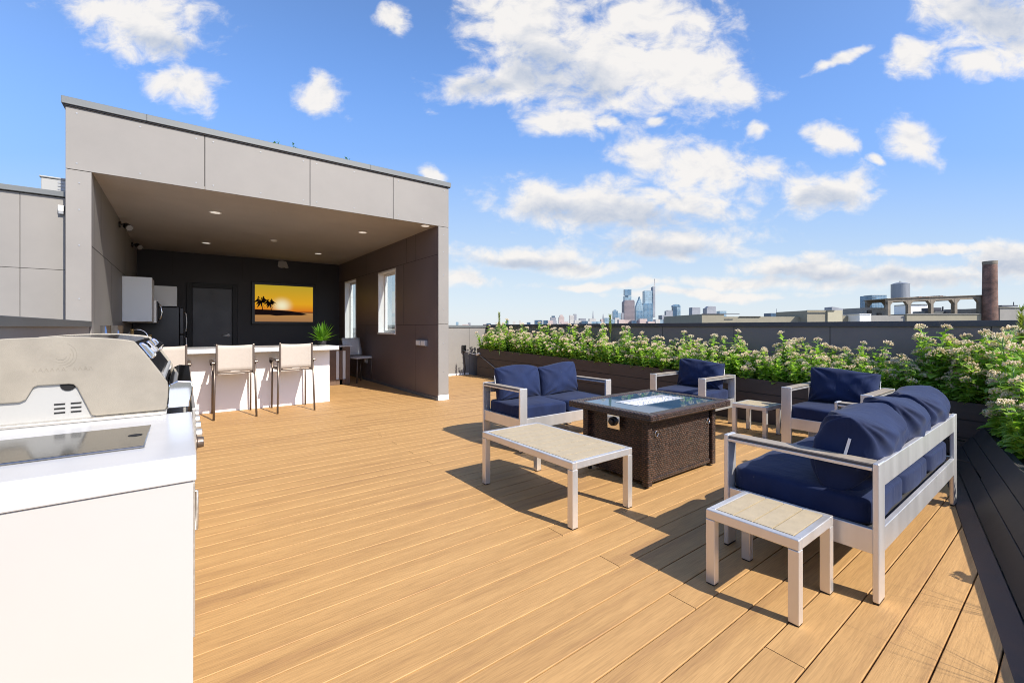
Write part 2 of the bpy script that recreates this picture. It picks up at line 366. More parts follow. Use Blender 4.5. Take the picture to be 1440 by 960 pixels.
def mk_leaf(name, c1, c2, trans=.35):
    m_ = bpy.data.materials.new(name); m_.use_nodes = True; t = m_.node_tree; L = t.links.new
    b = t.nodes['Principled BSDF']; out = t.nodes['Material Output']
    oi = N(t, 'ShaderNodeObjectInfo'); g = N(t, 'ShaderNodeNewGeometry')
    ad = N(t, 'ShaderNodeMath', operation='MULTIPLY_ADD'); L(g.outputs['Random Per Island'], ad.inputs[0]); ad.inputs[1].default_value = .75
    ml = N(t, 'ShaderNodeMath', operation='MULTIPLY'); L(oi.outputs['Random'], ml.inputs[0]); ml.inputs[1].default_value = .25; L(ml.outputs[0], ad.inputs[2])
    mx = N(t, 'ShaderNodeMix', data_type='RGBA'); L(ad.outputs[0], mx.inputs[0]); mx.inputs[6].default_value = (*c1, 1); mx.inputs[7].default_value = (*c2, 1)
    L(mx.outputs[2], b.inputs['Base Color']); b.inputs['Roughness'].default_value = .42; b.inputs['Specular IOR Level'].default_value = .35
    tr = N(t, 'ShaderNodeBsdfTranslucent')
    br = N(t, 'ShaderNodeVectorMath', operation='MULTIPLY'); L(mx.outputs[2], br.inputs[0]); br.inputs[1].default_value = (1.25, 1.3, .6); L(br.outputs[0], tr.inputs[0])
    ms = N(t, 'ShaderNodeMixShader'); ms.inputs[0].default_value = trans; L(b.outputs[0], ms.inputs[1]); L(tr.outputs[0], ms.inputs[2]); L(ms.outputs[0], out.inputs[0])
    return m_
M['leaf'] = mk_leaf('sedum_leaf', (.19, .38, .05), (.50, .68, .14), .5)
M['stem'] = mk_leaf('sedum_stem', (.16, .28, .08), (.22, .36, .11), .1)
M['petal'] = mk_leaf('pale_pink_bud', (.76, .62, .54), (.90, .82, .71), .35)
M['fern'] = mk_leaf('fern_leaf', (.05, .16, .01), (.16, .34, .02), .3)
M['grass'] = mk_leaf('grass_blade', (.16, .24, .04), (.36, .40, .08), .3)

def mk_glass():
    m_, t, b = principled('window_glass'); out = t.nodes['Material Output']; L = t.links.new
    gl = N(t, 'ShaderNodeBsdfGlossy'); gl.inputs['Roughness'].default_value = .02
    tr = N(t, 'ShaderNodeBsdfTransparent'); tr.inputs[0].default_value = (.86, .90, .91, 1)
    fr = N(t, 'ShaderNodeFresnel'); fr.inputs[0].default_value = 1.5
    ms = N(t, 'ShaderNodeMixShader'); fm = N(t, 'ShaderNodeMath', operation='MULTIPLY'); fm.inputs[1].default_value = .3; L(fr.outputs[0], fm.inputs[0]); L(fm.outputs[0], ms.inputs[0]); L(tr.outputs[0], ms.inputs[1]); L(gl.outputs[0], ms.inputs[2]); L(ms.outputs[0], out.inputs[0])
    return m_
M['pane'] = mk_glass()
M['fireglass'] = mat('smoked_glass', (.03, .08, .14), .04, spec=.6)
M['burner'] = mat('burner_tray', (.70, .71, .73), .25, metal=.8)
M['pebble'] = mat('white_fire_glass', (.62, .64, .66), .5, var=.03, vscale=60)

def mk_facade(name, wall, glass, sx, sz, mort=.25, rough=.25, metal=.0):
    m_, t, b = principled(name); L = t.links.new
    tc = N(t, 'ShaderNodeTexCoord'); s = N(t, 'ShaderNodeSeparateXYZ'); L(tc.outputs['Object'], s.inputs[0])
    a = N(t, 'ShaderNodeMath', operation='ADD'); L(s.outputs[0], a.inputs[0]); L(s.outputs[1], a.inputs[1])
    cb = N(t, 'ShaderNodeCombineXYZ'); L(a.outputs[0], cb.inputs[0]); L(s.outputs[2], cb.inputs[1])
    br = N(t, 'ShaderNodeTexBrick'); br.offset = 0; br.inputs['Scale'].default_value = 1
    br.inputs['Brick Width'].default_value = sx; br.inputs['Row Height'].default_value = sz; br.inputs['Mortar Size'].default_value = min(sx, sz)*mort
    br.inputs['Color1'].default_value = (*glass, 1); br.inputs['Color2'].default_value = (*[g*.6 for g in glass], 1); br.inputs['Mortar'].default_value = (*wall, 1)
    L(cb.outputs[0], br.inputs['Vector'])
    n = N(t, 'ShaderNodeTexNoise'); n.inputs['Scale'].default_value = .02; L(tc.outputs['Object'], n.inputs['Vector'])
    r = N(t, 'ShaderNodeMapRange'); L(n.outputs['Fac'], r.inputs[0]); r.inputs[3].default_value = .6; r.inputs[4].default_value = 1.4
    sc = N(t, 'ShaderNodeVectorMath', operation='SCALE'); L(br.outputs['Color'], sc.inputs[0]); L(r.outputs[0], sc.inputs['Scale'])
    L(sc.outputs[0], b.inputs['Base Color']); b.inputs['Roughness'].default_value = rough; b.inputs['Metallic'].default_value = metal
    return m_
M['f_glass'] = mk_facade('blue_glass_facade', (.22, .30, .36), (.10, .21, .32), 9, 8, .12, .2, .2)
M['f_glass2'] = mk_facade('pale_glass_facade', (.36, .44, .48), (.20, .33, .42), 7, 12, .15, .2, .2)
M['f_brown'] = mk_facade('red_granite_facade', (.22, .185, .19), (.11, .105, .13), 6, 8, .3, .5)
M['f_grey'] = mk_facade('grey_stone_facade', (.30, .31, .33), (.11, .13, .17), 6, 7, .35, .5)
M['f_pale'] = mk_facade('pale_stone_facade', (.50, .48, .44), (.20, .21, .24), 6, 6, .4, .6)
M['f_pink'] = mk_facade('pink_stone_facade', (.50, .40, .36), (.24, .20, .20), 6, 7, .4, .6)
M['f_dark'] = mk_facade('dark_blue_facade', (.06, .11, .17), (.03, .07, .12), 8, 7, .2, .3)
M['cmu'] = mat('painted_block', (.27, .245, .175), .8, var=.08, vscale=.6)
M['cmu_lit'] = mat('sunlit_block', (.42, .385, .27), .8, var=.06, vscale=.6)  # block colour lightened to stand for sunlight on one face
M['cmu_grey'] = mat('grey_block', (.25, .24, .215), .8, var=.1, vscale=.5)
M['concrete'] = mat('old_concrete', (.20, .17, .13), .85, var=.25, vscale=.9, bump=.2, bscale=6)
M['tank'] = mat('galvanised_tank', (.25, .265, .28), .45, metal=.4, var=.1, vscale=1.2, stretch=(1, 1, .15))
def mk_brick():
    m_, t, b = principled('chimney_brick'); L = t.links.new
    tc = N(t, 'ShaderNodeTexCoord'); s = N(t, 'ShaderNodeSeparateXYZ'); L(tc.outputs['Object'], s.inputs[0])
    at = N(t, 'ShaderNodeMath', operation='ARCTAN2'); L(s.outputs[1], at.inputs[0]); L(s.outputs[0], at.inputs[1])
    am = N(t, 'ShaderNodeMath', operation='MULTIPLY'); L(at.outputs[0], am.inputs[0]); am.inputs[1].default_value = 1.5
    cb = N(t, 'ShaderNodeCombineXYZ'); L(am.outputs[0], cb.inputs[0]); L(s.outputs[2], cb.inputs[1])
    br = N(t, 'ShaderNodeTexBrick'); br.inputs['Scale'].default_value = 1; br.inputs['Brick Width'].default_value = .5; br.inputs['Row Height'].default_value = .22; br.inputs['Mortar Size'].default_value = .025
    br.inputs['Color1'].default_value = (.23, .105, .07, 1); br.inputs['Color2'].default_value = (.13, .065, .05, 1); br.inputs['Mortar'].default_value = (.20, .16, .13, 1)
    L(cb.outputs[0], br.inputs['Vector'])
    n = N(t, 'ShaderNodeTexNoise'); n.inputs['Scale'].default_value = .45; n.inputs['Detail'].default_value = 6; L(tc.outputs['Object'], n.inputs['Vector'])
    r = N(t, 'ShaderNodeMapRange'); L(n.outputs['Fac'], r.inputs[0]); r.inputs[1].default_value = .35; r.inputs[2].default_value = .65; r.inputs[3].default_value = .45; r.inputs[4].default_value = 1.25
    sc = N(t, 'ShaderNodeVectorMath', operation='SCALE'); L(br.outputs['Color'], sc.inputs[0]); L(r.outputs[0], sc.inputs['Scale'])
    L(sc.outputs[0], b.inputs['Base Color']); b.inputs['Roughness'].default_value = .85
    return m_
M['brick'] = mk_brick()
def mk_ground():
    m_, t, b = principled('city_ground'); L = t.links.new
    tc = N(t, 'ShaderNodeTexCoord')
    vo = N(t, 'ShaderNodeTexVoronoi'); vo.inputs['Scale'].default_value = .03; L(tc.outputs['Object'], vo.inputs['Vector'])
    cr = N(t, 'ShaderNodeValToRGB'); cr.color_ramp.elements[0].color = (.06, .07, .05, 1); cr.color_ramp.elements[1].color = (.24, .22, .2, 1)
    sp = N(t, 'ShaderNodeSeparateColor'); L(vo.outputs['Color'], sp.inputs[0]); L(sp.outputs[0], cr.inputs[0])
    L(cr.outputs[0], b.inputs['Base Color']); b.inputs['Roughness'].default_value = .9
    return m_
M['ground'] = mk_ground()

# ------------------------------------------------------------------ ground and deck
GZ = -16.0
g = MB(); g.add([(-12000, -12000, GZ), (12000, -12000, GZ), (12000, 12000, GZ), (-12000, 12000, GZ)], [(0, 1, 2, 3)])
kind(g.build('ground', M['ground']), 'structure')
# edge line of the right hand bed (front foot of it) : Y = .171 + .2047*(X-2.91)
def bedY(x): return .171 + .2047*(x-2.91)
EX = Vector((.9797, .2005, 0)).normalized(); EN = Vector((-EX.y, EX.x, 0))
def edgeX(y): return min(6.185, 4.483 + (y-.594)/.2074)
bl = MB()
bl.prism([(-7, -2.9), (6.9, -.45), (6.9, 13.4), (-7, 13.4)], 'z', GZ, -.06)
kind(bl.build('roof_slab', M['roof']), 'structure')

def build_deck():
    b = MB(); cols = []
    BW, GAP, X0 = .1455, .0055, -.829
    rows = int((12.95+.9)/BW)+1
    k0 = -int((.9+.496)/BW)
    rnd = random.Random(3)
    def seg(x0, x1f, y, c):
        prof = [(0, -.024), (0, -.0022), (.0022, 0), (BW-GAP-.0022, 0), (BW-GAP, -.0022), (BW-GAP, -.024)]
        o = [(x0, y+GAP/2+p, z) for p, z in prof]; e = [(x1f(y+GAP/2+p), y+GAP/2+p, z) for p, z in prof]
        n = 6; b.add(o+e, [(i, i+1, i+1+n, i+n) for i in range(5)] + [(5, 4, 3, 2, 1, 0), (6, 7, 8, 9, 10, 11)])
        cols.extend([c]*7)
    for k in range(k0, k0+rows+2):
        y = .496 + k*BW
        if y > 12.93: break
        xe = edgeX(y)
        if xe < X0+.15: continue
        ph = k % 3
        js = [1.865, 5.5] if ph == 1 else ([3.66] if ph == 2 else [4.45])
        xs = [X0] + [j for j in js if X0+.2 < j < xe-.15]
        for i, x in enumerate(xs):
            c = (rnd.random(), rnd.random(), 0, 1)
            if i+1 < len(xs):
                xn = xs[i+1]-.003; seg(x if i == 0 else x+.001, (lambda q: (lambda yy: q))(xn), y, c)
            else: seg(x if i == 0 else x+.001, edgeX, y, c)
    o = b.build('deck', M['deck'], fixn=True)
    ca = o.data.color_attributes.new('board', 'FLOAT_COLOR', 'CORNER')
    i = 0; data = []
    for p, c in zip(o.data.polygons, cols):
        for _ in p.loop_indices: data += list(c)
    ca.data.foreach_set('color', data)
    return kind(o, 'structure')
build_deck()
bb = MB()   # dark border board beside the bed
pts = []
for x in (-2.2, 6.14): pts.append((x, bedY(x)))
i0 = Vector((6.14, bedY(6.14)+.005, 0)); w = .098
q = [(-2.2, bedY(-2.2)+.002), (6.14, bedY(6.14)+.002), (6.14, bedY(6.14)+w), (-2.2, bedY(-2.2)+w)]
bb.prism(q, 'z', -.024, .0015)
kind(bb.build('deck_border', M['border'], bevel=.003), 'structure')

# ------------------------------------------------------------------ pavilion
YF, YB, XL0, XL1, XR1, XR0 = 6.835, 12.92, -1.044, -.835, 3.55, 3.75
SOF, TOP = 3.055, 3.745
pav = thing('pavilion', 'open fronted grey panelled roof pavilion with dark inside walls and deep fascia', 'pavilion', (1.35, 9.8, 0))
def PV(o):
    o.parent = pav; o.matrix_parent_inverse = Matrix.Translation((-1.35, -9.8, 0)); return o
f = MB()                                     # fascia and columns : panels on a dark backing
f.box(XL0+.01, YF+.02, SOF+.03, XR0-.01, YF+.3, TOP, 1)
xs = [XL0, .219, 1.472, 2.731, XR0]
for a, b_ in zip(xs, xs[1:]): f.box(a+(.004 if a > XL0 else 0), YF, SOF-.012, b_-(.004 if b_ < XR0 else 0), YF+.02, TOP)
PV(f.build('fascia', [M['clad'], M['joint']], bevel=.002, seg=1))
fpts = [(x, z) for a, b_ in zip(xs, xs[1:]) for x in (a+.09, (a+b_)/2, b_-.09) for z in (SOF+.06, TOP-.07)]
fpts += [(x, z) for z in (.5, 1.0, 1.6, 2.2, 2.6, 2.9) for x in (XL0+.11, XR0-.10)]
for x, z in fpts:
    fx = MB(); fx.cyl((x, YF-.004, z), (x, YF+.001, z), .0085, n=8); PV(fx.build('screw_head', M['greyplastic']))
for nm, x0, x1 in (('column', XL0, XL1), ('column', XR1, XR0)):
    c = MB()
    c.box(x0, YF, .1, x1, YF+.02, 1.33); c.box(x0, YF, 1.336, x1, YF+.02, SOF-.018); c.box(x0+.01, YF+.02, .0, x1-.01, YF+.2, SOF, 1)
    o = PV(c.build(nm, [M['clad'], M['joint']], bevel=.002, seg=1))
    pl = MB(); pl.box(x0-.003, YF-.006, 0, x1+.003, YF+.03, .095); PV(pl.build('plinth', M['white'], bevel=.003))
cp = MB()
cp.prism([(XL0-.03, YF-.035), (XR0+.03, YF-.035), (XR0+.03, YB+.25), (XL0-.03, YB+.25)], 'z', TOP+.004, TOP+.085)
cp.box(XL0-.02, YF-.02, TOP-.012, XR0+.02, YF-.004, TOP+.003, 1)
PV(cp.build('roof_coping', [M['coping'], M['black']], bevel=.004, seg=1))
for x in (-.35, 2.35):
    cj = MB(); cj.box(x-.002, YF-.0385, TOP+.004, x+.002, YF-.034, TOP+.0845); PV(cj.build('coping_seam', M['joint']))
cl = MB(); cl.box(XL0+.02, YF+.0205, SOF, XR0-.02, YB+.1, SOF+.12); PV(cl.build('ceiling', M['ceil']))
bw = MB(); bw.box(XL0, YB, 0, XR0, YB+.15, TOP)
for x in (-.2, 1.2, 2.95): bw.box(x-.004, YB-.002, 2.5, x+.004, YB+.01, SOF, 1)
PV(bw.build('back_wall', [M['backwall'], M['joint']]))
lw = MB(); lw.box(XL1-.15, YF+.2, 0, XL1, YB, SOF)
lw.box(XL1-.19, YF+.02, .0, XL1, YF+.21, SOF-.003)
for y, z0, z1 in ((7.55, 2.2, SOF), (8.6, 0, 2.2), (10.4, 0, SOF)): lw.box(XL1-.01, y-.004, z0, XL1+.0015, y+.004, z1, 1)
lw.box(XL1-.01, YF+.02, 2.2, XL1+.0015, YB, 2.207, 1)
PV(lw.build('left_wall', [M['clad'], M['joint']]))
# right wall with two window openings
WIN = [(8.74, 9.78, 1.125, 2.52), (11.37, 12.36, .86, 2.53)]
rw = MB(); ys = [YF+.02, WIN[0][0], WIN[0][1], WIN[1][0], WIN[1][1], YB]
X1 = XR0-.005
rw.box(XR1, ys[0], 0, X1, ys[1], SOF); rw.box(XR1, ys[2], 0, X1, ys[3], SOF); rw.box(XR1, ys[4], 0, X1, ys[5], SOF)
for y0, y1, z0, z1 in WIN: rw.box(XR1, y0, 0, X1, y1, z0); rw.box(XR1, y0, z1, X1, y1, SOF)
for y, z0, z1 in ((7.76, 0, 1.325), (7.76, 2.55, SOF), (8.35, 1.325, 2.55), (10.6, 0, 1.325), (10.6, 2.55, SOF), (8.2, 2.55, SOF)): rw.box(XR1-.0015, y-.004, z0, XR1+.01, y+.004, z1, 1)
for (a, b_) in ((YF+.02, 8.735), (9.785, 11.365), (12.365, YB)): rw.box(XR1-.0016, a, 1.322, XR1+.01, b_, 1.329, 1)
rw.box(XR1-.0016, YF+.02, 2.549, XR1+.01, YB, 2.556, 1)
rw.box(X1, YF+.2, 0, XR0-.0005, YB, TOP-.02, 2)
PV(rw.build('right_wall', [M['clad_dark'], M['joint'], M['clad']]))
# the outer skin above must not close the windows: cut by building it as strips instead
o_rw = bpy.data.objects['right_wall']
bm = bmesh.new(); bm.from_mesh(o_rw.data)
kill = [fc for fc in bm.faces if fc.material_index == 2]
bmesh.ops.delete(bm, geom=kill, context='FACES'); bm.to_mesh(o_rw.data); bm.free()
for y0, y1, z0, z1 in WIN:
    fr = MB(); e = .004
    t_ = .035
    fr.box(XR1-.006, y0-.02+.02, z0, X1+.012, y0+t_, z1); fr.box(XR1-.006, y1-t_, z0, X1+.012, y1, z1)
    fr.box(XR1-.006, y0+t_, z1-t_, X1+.012, y1-t_, z1); fr.box(XR1-.03, y0+t_, z0, X1+.03, y1-t_, z0+t_)
    w_ = PV(fr.build('window', M['white'], bevel=.002, seg=1))
    sh = MB(); a0, a1, b0, b1 = y0+t_, y1-t_, z0+t_, z1-t_
    sh.box(XR0-.07, a0, b0, XR0-.03, a0+.05, b1); sh.box(XR0-.07, a1-.05, b0, XR0-.03, a1, b1); sh.box(XR0-.07, a0+.05, b0, XR0-.03, a1-.05, b0+.05); sh.box(XR0-.07, a0+.05, b1-.05, XR0-.03, a1-.05, b1)
    s_ = sh.build('sash', M['white'], w_, bevel=.002, seg=1)
    pn = MB(); pn.box(XR0-.053, a0+.05, b0+.05, XR0-.047, a1-.05, b1-.05); pn.build('pane', M['pane'], w_)
sk = MB(); sk.box(XR1-.018, YF+.03, 0, XR1-.0025, YB-.02, .055); PV(sk.build('skirting', M['coping'], bevel=.002, seg=1))
# door in the back wall
dr = MB(); dr.box(.055, YB-.035, 0, .165, YB-.003, 2.345); dr.box(.975, YB-.035, 0, 1.086, YB-.003, 2.345); dr.box(.165, YB-.035, 2.235, .975, YB-.003, 2.345)
PV(dr.build('door_frame', M['doorframe'], bevel=.006))
dl = MB(); dl.box(.175, YB-.018, .01, .965, YB-.003, 2.225)
d_ = PV(dl.build('door', M['door'], bevel=.003))
dh = MB(); dh.cyl((.895, YB-.02, 1.08), (.895, YB-.055, 1.08), .036, n=20); dh.tube([(.895, YB-.055, 1.08), (.885, YB-.07, 1.08), (.84, YB-.072, 1.075), (.77, YB-.07, 1.07)], .017, 10)
dh.build('handle', M['satin'], d_, smooth=True)
pt = MB(); rnd = random.Random(4)
ol = [(1.99, 2.90), (2.01, 3.03), (2.10, 3.045), (2.19, 3.03), (2.22, 2.96), (2.25, 2.87), (2.21, 2.845), (2.15, 2.865), (2.08, 2.85), (2.02, 2.86)]
pt.prism(ol, 'y', YB-.006, YB-.002); PV(pt.build('plaster_patch', M['plaster']))
# downlights
for x, y in ((.395, 8.14), (.384, 11.2), (2.678, 8.19), (2.594, 11.2), (3.38, 7.0)):
    d2 = MB(); d2.cyl((x, y, SOF-.006), (x, y, SOF-.001), .085, n=28)
    o = PV(d2.build('downlight', M['white'], smooth=False)); e2 = MB(); e2.cyl((x, y, SOF-.009), (x, y, SOF-.0065), .066, n=28); e2.build('lens', M['lens'], o)
sd = MB(); sd.cyl((1.47, 10.0, SOF-.03), (1.47, 10.0, SOF-.001), .055, .065, n=20); PV(sd.build('smoke_detector', M['white'], bevel=.004))
av = MB(); av.box(.9, 9.6, SOF-.004, 1.25, 10.2, SOF-.001); PV(av.build('ceiling_patch', M['ceil']))
for i, (x, y, z) in enumerate(((-.80, 9.45, 2.94), (-.80, 11.6, 2.94))):
    s2 = thing('spotlight', ('nearer' if i == 0 else 'farther') + ' small black eyeball spotlight under the ceiling on the left pavilion wall', 'spotlight', (x, y, z), 0, 'eyeball spotlights on the left pavilion wall')
    a = MB(); a.cyl((-.034, 0, 0), (-.01, 0, 0), .05, n=18); a.tube([(-.015, 0, 0), (.03, 0, .01), (.06, -.01, -.01)], .013, 8); a.build('bracket', M['black'], s2)
    a = MB(); a.cyl((.05, .03, .0), (.10, -.06, -.05), .045, .055, n=18); a.build('lamp_body', M['black'], s2)
    a = MB(); a.cyl((.1005, -.0605, -.0505), (.103, -.0645, -.053), .046, n=18); a.build('lens', M['greyplastic'], s2)
# outlet boxes
def outlet(x, y0, y1, z0, z1, label):
    a = MB(); a.box(x-.05, y0, z0, x-.002, y1, z1); o = a.build('outlet_box', M['greyplastic'], bevel=.006)
    for i in range(2 if y1-y0 > .2 else 1):
        c = (y0+y1)/2 + ((i-.5)*(y1-y0)*.5 if y1-y0 > .2 else 0); h = (y1-y0)*(.20 if y1-y0 > .2 else .36)
        q_ = MB(); q_.box(x-.058, c-h, z0+.012, x-.05, c+h, z1-.012); q_.build('cover', M['white_plastic'], o, bevel=.003)
    return tag(o, label, 'outlet')
outlet(XR1, 7.25, 7.66, .935, 1.045, 'double grey outlet box on the brown inner wall near the front column')
outlet(XR1, 10.45, 10.62, .42, .55, 'small low outlet box on the brown inner wall below the first window')
# weeds growing behind the coping
def weed(x, h, lab, seed):
    r_ = random.Random(seed); b = MB()
    for i in range(3):
        dx, dy = r_.uniform(-.03, .03), r_.uniform(-.03, .03); hh = h*r_.uniform(.6, 1)
        b.tube([(dx*.3, dy*.3, 0), (dx, dy, hh*.5), (dx*2, dy*2, hh)], [.006, .005, .002], 5)
        for j in range(6):
            z = hh*r_.uniform(.3, 1); a = r_.uniform(0, 6.28); l = .025
            p = Vector((dx*1.5, dy*1.5, z)); q1 = p+Vector((math.cos(a)*l, math.sin(a)*l, .03)); s_ = Vector((-math.sin(a), math.cos(a), 0))*.007
            b.add([p, p*.5+q1*.5+s_, q1, p*.5+q1*.5-s_], [(0, 1, 2, 3)])
    o = b.build('roof_weed', M['fern'], loc=(x, YF+.12, TOP+.085)); tag(o, lab, 'weed', 'weeds on the pavilion roof')
weed(1.06, .09, 'tiny single weed on the pavilion coping, leftmost of the roof weeds', 1); weed(1.28, .10, 'bushier green weed on the pavilion coping, middle of the roof weeds', 2); weed(2.05, .09, 'small brownish weed on the pavilion coping, rightmost of the roof weeds', 3)

# ------------------------------------------------------------------ left hand building volume, parapets
lv = thing('stair_bulkhead', 'lower grey panelled roof building left of the pavilion', 'building', (-3.5, 9, 0))
b = MB(); b.box(-2.5, -1.9+.02, -.05, 2.44, 3.9, 2.77, 1)
for a0, a1 in ((-2.5, -1.2), (-1.2, .1), (.1, 1.3), (1.3, 2.061), (2.061, 2.415)):
    for z0, z1 in ((0, .68), (.68, 1.935), (1.935, 2.765)): b.box(a0+.002, -1.9, z0+.002, a1-.002, -1.88, z1-.002)
b.build('wall', [M['clad'], M['joint']], lv, bevel=.002, seg=1)
b = MB(); b.box(-2.54, -1.935, 2.77, 2.44, 3.94, 2.83); b.build('roof_coping', M['coping'], lv, bevel=.004)
ac = thing('rooftop_unit', 'small cream air conditioning unit on the roof left of the pavilion', 'AC unit', (-1.215, 7.75, 2.835))
b = MB(); b.box(-.12, -.35, .03, .12, .35, .205); b.box(-.135, -.365, .205, .135, .365, .225); b.build('housing', M['cream'], ac, bevel=.01)
b = MB()
for z in (.08, .12, .16, .20): b.box(.02, -.356, z, .11, -.348, z+.02)
b.build('louver', M['greyplastic'], ac)
b = MB(); b.box(-.10, -.25, 0, -.05, .25, .03); b.build('foot', M['greyplastic'], ac)
wl = thing('wall_light', 'small grey box light on the panel wall beside the left pavilion column', 'wall light', (-1.115, 7.1, 2.6))
b = MB(); b.box(-.025, -.045, -.0, .025, -.002, .07); b.build('housing', M['white_plastic'], wl, bevel=.006)
b = MB(); b.box(-.022, -.04, -.03, .022, -.01, -.001); b.build('lamp_shade', M['greyplastic'], wl, bevel=.004)

def parapet(name, pts, x_or_y, top, label, dark=False, joints=()):
    o = thing(name, label, 'parapet', (pts[0], pts[1], 0)); x0, y0, x1, y1 = pts
    b = MB(); b.box(0, 0, -.05, x1-x0, y1-y0, top-.065)
    for j in joints:
        if x_or_y == 'x': b.box(j-x0-.004, -.0018, 0, j-x0+.004, .01, top-.066, 1)
        else: b.box(-.0018, j-y0-.004, 0, .01, j-y0+.004, top-.066, 1)
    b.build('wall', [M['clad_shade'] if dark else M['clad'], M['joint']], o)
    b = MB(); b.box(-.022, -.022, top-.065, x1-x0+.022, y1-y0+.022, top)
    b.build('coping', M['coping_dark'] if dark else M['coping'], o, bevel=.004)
    return o
lp = parapet('parapet_wall', (-1.0, -2.4, -.852, YF-.03), 'y', 1.348, 'grey capped parapet wall running behind the grill to the pavilion')
parapet('parapet_wall', (XR0+.01, 10.15, 6.74, 10.3), 'x', 1.335, 'short sunlit beige parapet wall right of the pavilion', joints=(5.05, 6.2))
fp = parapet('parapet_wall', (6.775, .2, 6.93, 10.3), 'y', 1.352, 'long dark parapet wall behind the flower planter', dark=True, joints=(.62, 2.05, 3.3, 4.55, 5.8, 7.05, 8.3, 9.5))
b = MB(); b.box(4.7, 10.132, 0, 6.18, 10.147, .05); 
kind(b.build('wall_skirting', M['white']), 'structure')

# conduit pieces at the foot of the left pavilion wall
cd = thing('steel_flue', 'pair of short shiny steel pipes at the left pavilion wall behind the grill', 'pipes', (-.74, 7.05, 0))
for dx in (0, .14):
    b = MB(); b.cyl((dx*.7, dx*1.2, 0), (dx*.7, dx*1.2, 1.30), .05, n=20); b.build('pipe', M['chrome'], cd, smooth=True)

# ------------------------------------------------------------------ things inside the pavilion
tv = thing('television', 'black framed wall television showing a palm beach at sunset', 'television', (2.148, YB-.03, 1.90))
b = MB(); b.box(-.765, -.045, -.545, .765, .028, .545); b.build('bezel', M['black'], tv, bevel=.01)
def mk_sunset():
    m_, t, b_ = principled('sunset_picture'); L = t.links.new; out = t.nodes['Material Output']
    tc = N(t, 'ShaderNodeTexCoord'); s = N(t, 'ShaderNodeSeparateXYZ'); L(tc.outputs['Object'], s.inputs[0])
    def m2(op, a, b2=None):
        n = N(t, 'ShaderNodeMath', operation=op)
        for i, x in enumerate((a, b2)):
            if x is None: continue
            if isinstance(x, (int, float)): n.inputs[i].default_value = x
            else: L(x, n.inputs[i])
        return n.outputs[0]
    x, z = s.outputs[0], s.outputs[2]
    r = N(t, 'ShaderNodeValToRGB'); mr = N(t, 'ShaderNodeMapRange'); L(z, mr.inputs[0]); mr.inputs[1].default_value = -.47; mr.inputs[2].default_value = .47; L(mr.outputs[0], r.inputs[0])
    e = r.color_ramp.elements; e[0].position = 0; e[0].color = (.40, .20, .085, 1); e[1].position = 1; e[1].color = (.55, .38, .03, 1)
    for p, c in ((.24, (.55, .28, .09, 1)), (.262, (.10, .02, .012, 1)), (.30, (.75, .22, .02, 1)), (.5, (.85, .42, .02, 1))):
        q = e.new(p); q.color = c
    dx = m2('SUBTRACT', x, -.07); dz = m2('SUBTRACT', z, -.05)
    ds = m2('SQRT', m2('ADD', m2('MULTIPLY', dx, dx), m2('MULTIPLY', m2('MULTIPLY', dz, dz), 1.3)))
    gl = N(t, 'ShaderNodeMapRange'); gl.interpolation_type = 'SMOOTHERSTEP'; L(ds, gl.inputs[0]); gl.inputs[1].default_value = .34; gl.inputs[2].default_value = -.03
    up = N(t, 'ShaderNodeMapRange'); L(z, up.inputs[0]); up.inputs[1].default_value = -.20; up.inputs[2].default_value = -.14
    gg = m2('MULTIPLY', gl.outputs[0], up.outputs[0])
    mx = N(t, 'ShaderNodeMix', data_type='RGBA'); L(gg, mx.inputs[0]); L(r.outputs[0], mx.inputs[6]); mx.inputs[7].default_value = (1, .93, .62, 1)
    em = N(t, 'ShaderNodeEmission'); L(mx.outputs[2], em.inputs[0]); em.inputs[1].default_value = .6
    L(em.outputs[0], out.inputs[0]); return m_
M['sunset'] = mk_sunset(); M['silh'] = mat('silhouette_dark', (.03, .006, .004), .8)
b = MB(); b.box(-.69, -.048, -.475, .69, -.044, .475, 0)
# dark headland and two palms in the picture
b.prism([(-.69, -.16), (-.45, -.165), (-.2, -.17), (.1, -.185), (.30, -.215), (.44, -.24), (.56, -.275), (.40, -.30), (.2, -.30), (0, -.305), (-.2, -.32), (-.35, -.30), (-.69, -.305)], 'y', -.0495, -.0482, 1)
for px_, pz_, s_ in ((-.54, .04, .19), (-.34, .0, .15)):
    b.prism([(px_+.01, -.17), (px_+.03, -.17), (px_+.008, pz_), (px_-.006, pz_)], 'y', -.0494, -.0484, 1)
    for k in range(13):
        a = k*.49-.3; l = s_*(1 if k % 2 else .78)
        ex, ez = px_+math.cos(a)*l, pz_+math.sin(a)*l*.8 - .035
        mx_, mz_ = px_+math.cos(a)*l*.55, pz_+math.sin(a)*l*.6+.02
        b.prism([(px_, pz_-.010), (mx_+.016, mz_-.026), (ex, ez), (mx_-.010, mz_+.026), (px_, pz_+.016)], 'y', -.0496, -.0486, 1)
b.build('screen', [M['sunset'], M['silh']], tv)
b = MB(); b.box(-.2, .028, -.2, .2, .036, .2)
b.build('wall_mount', M['black'], tv)

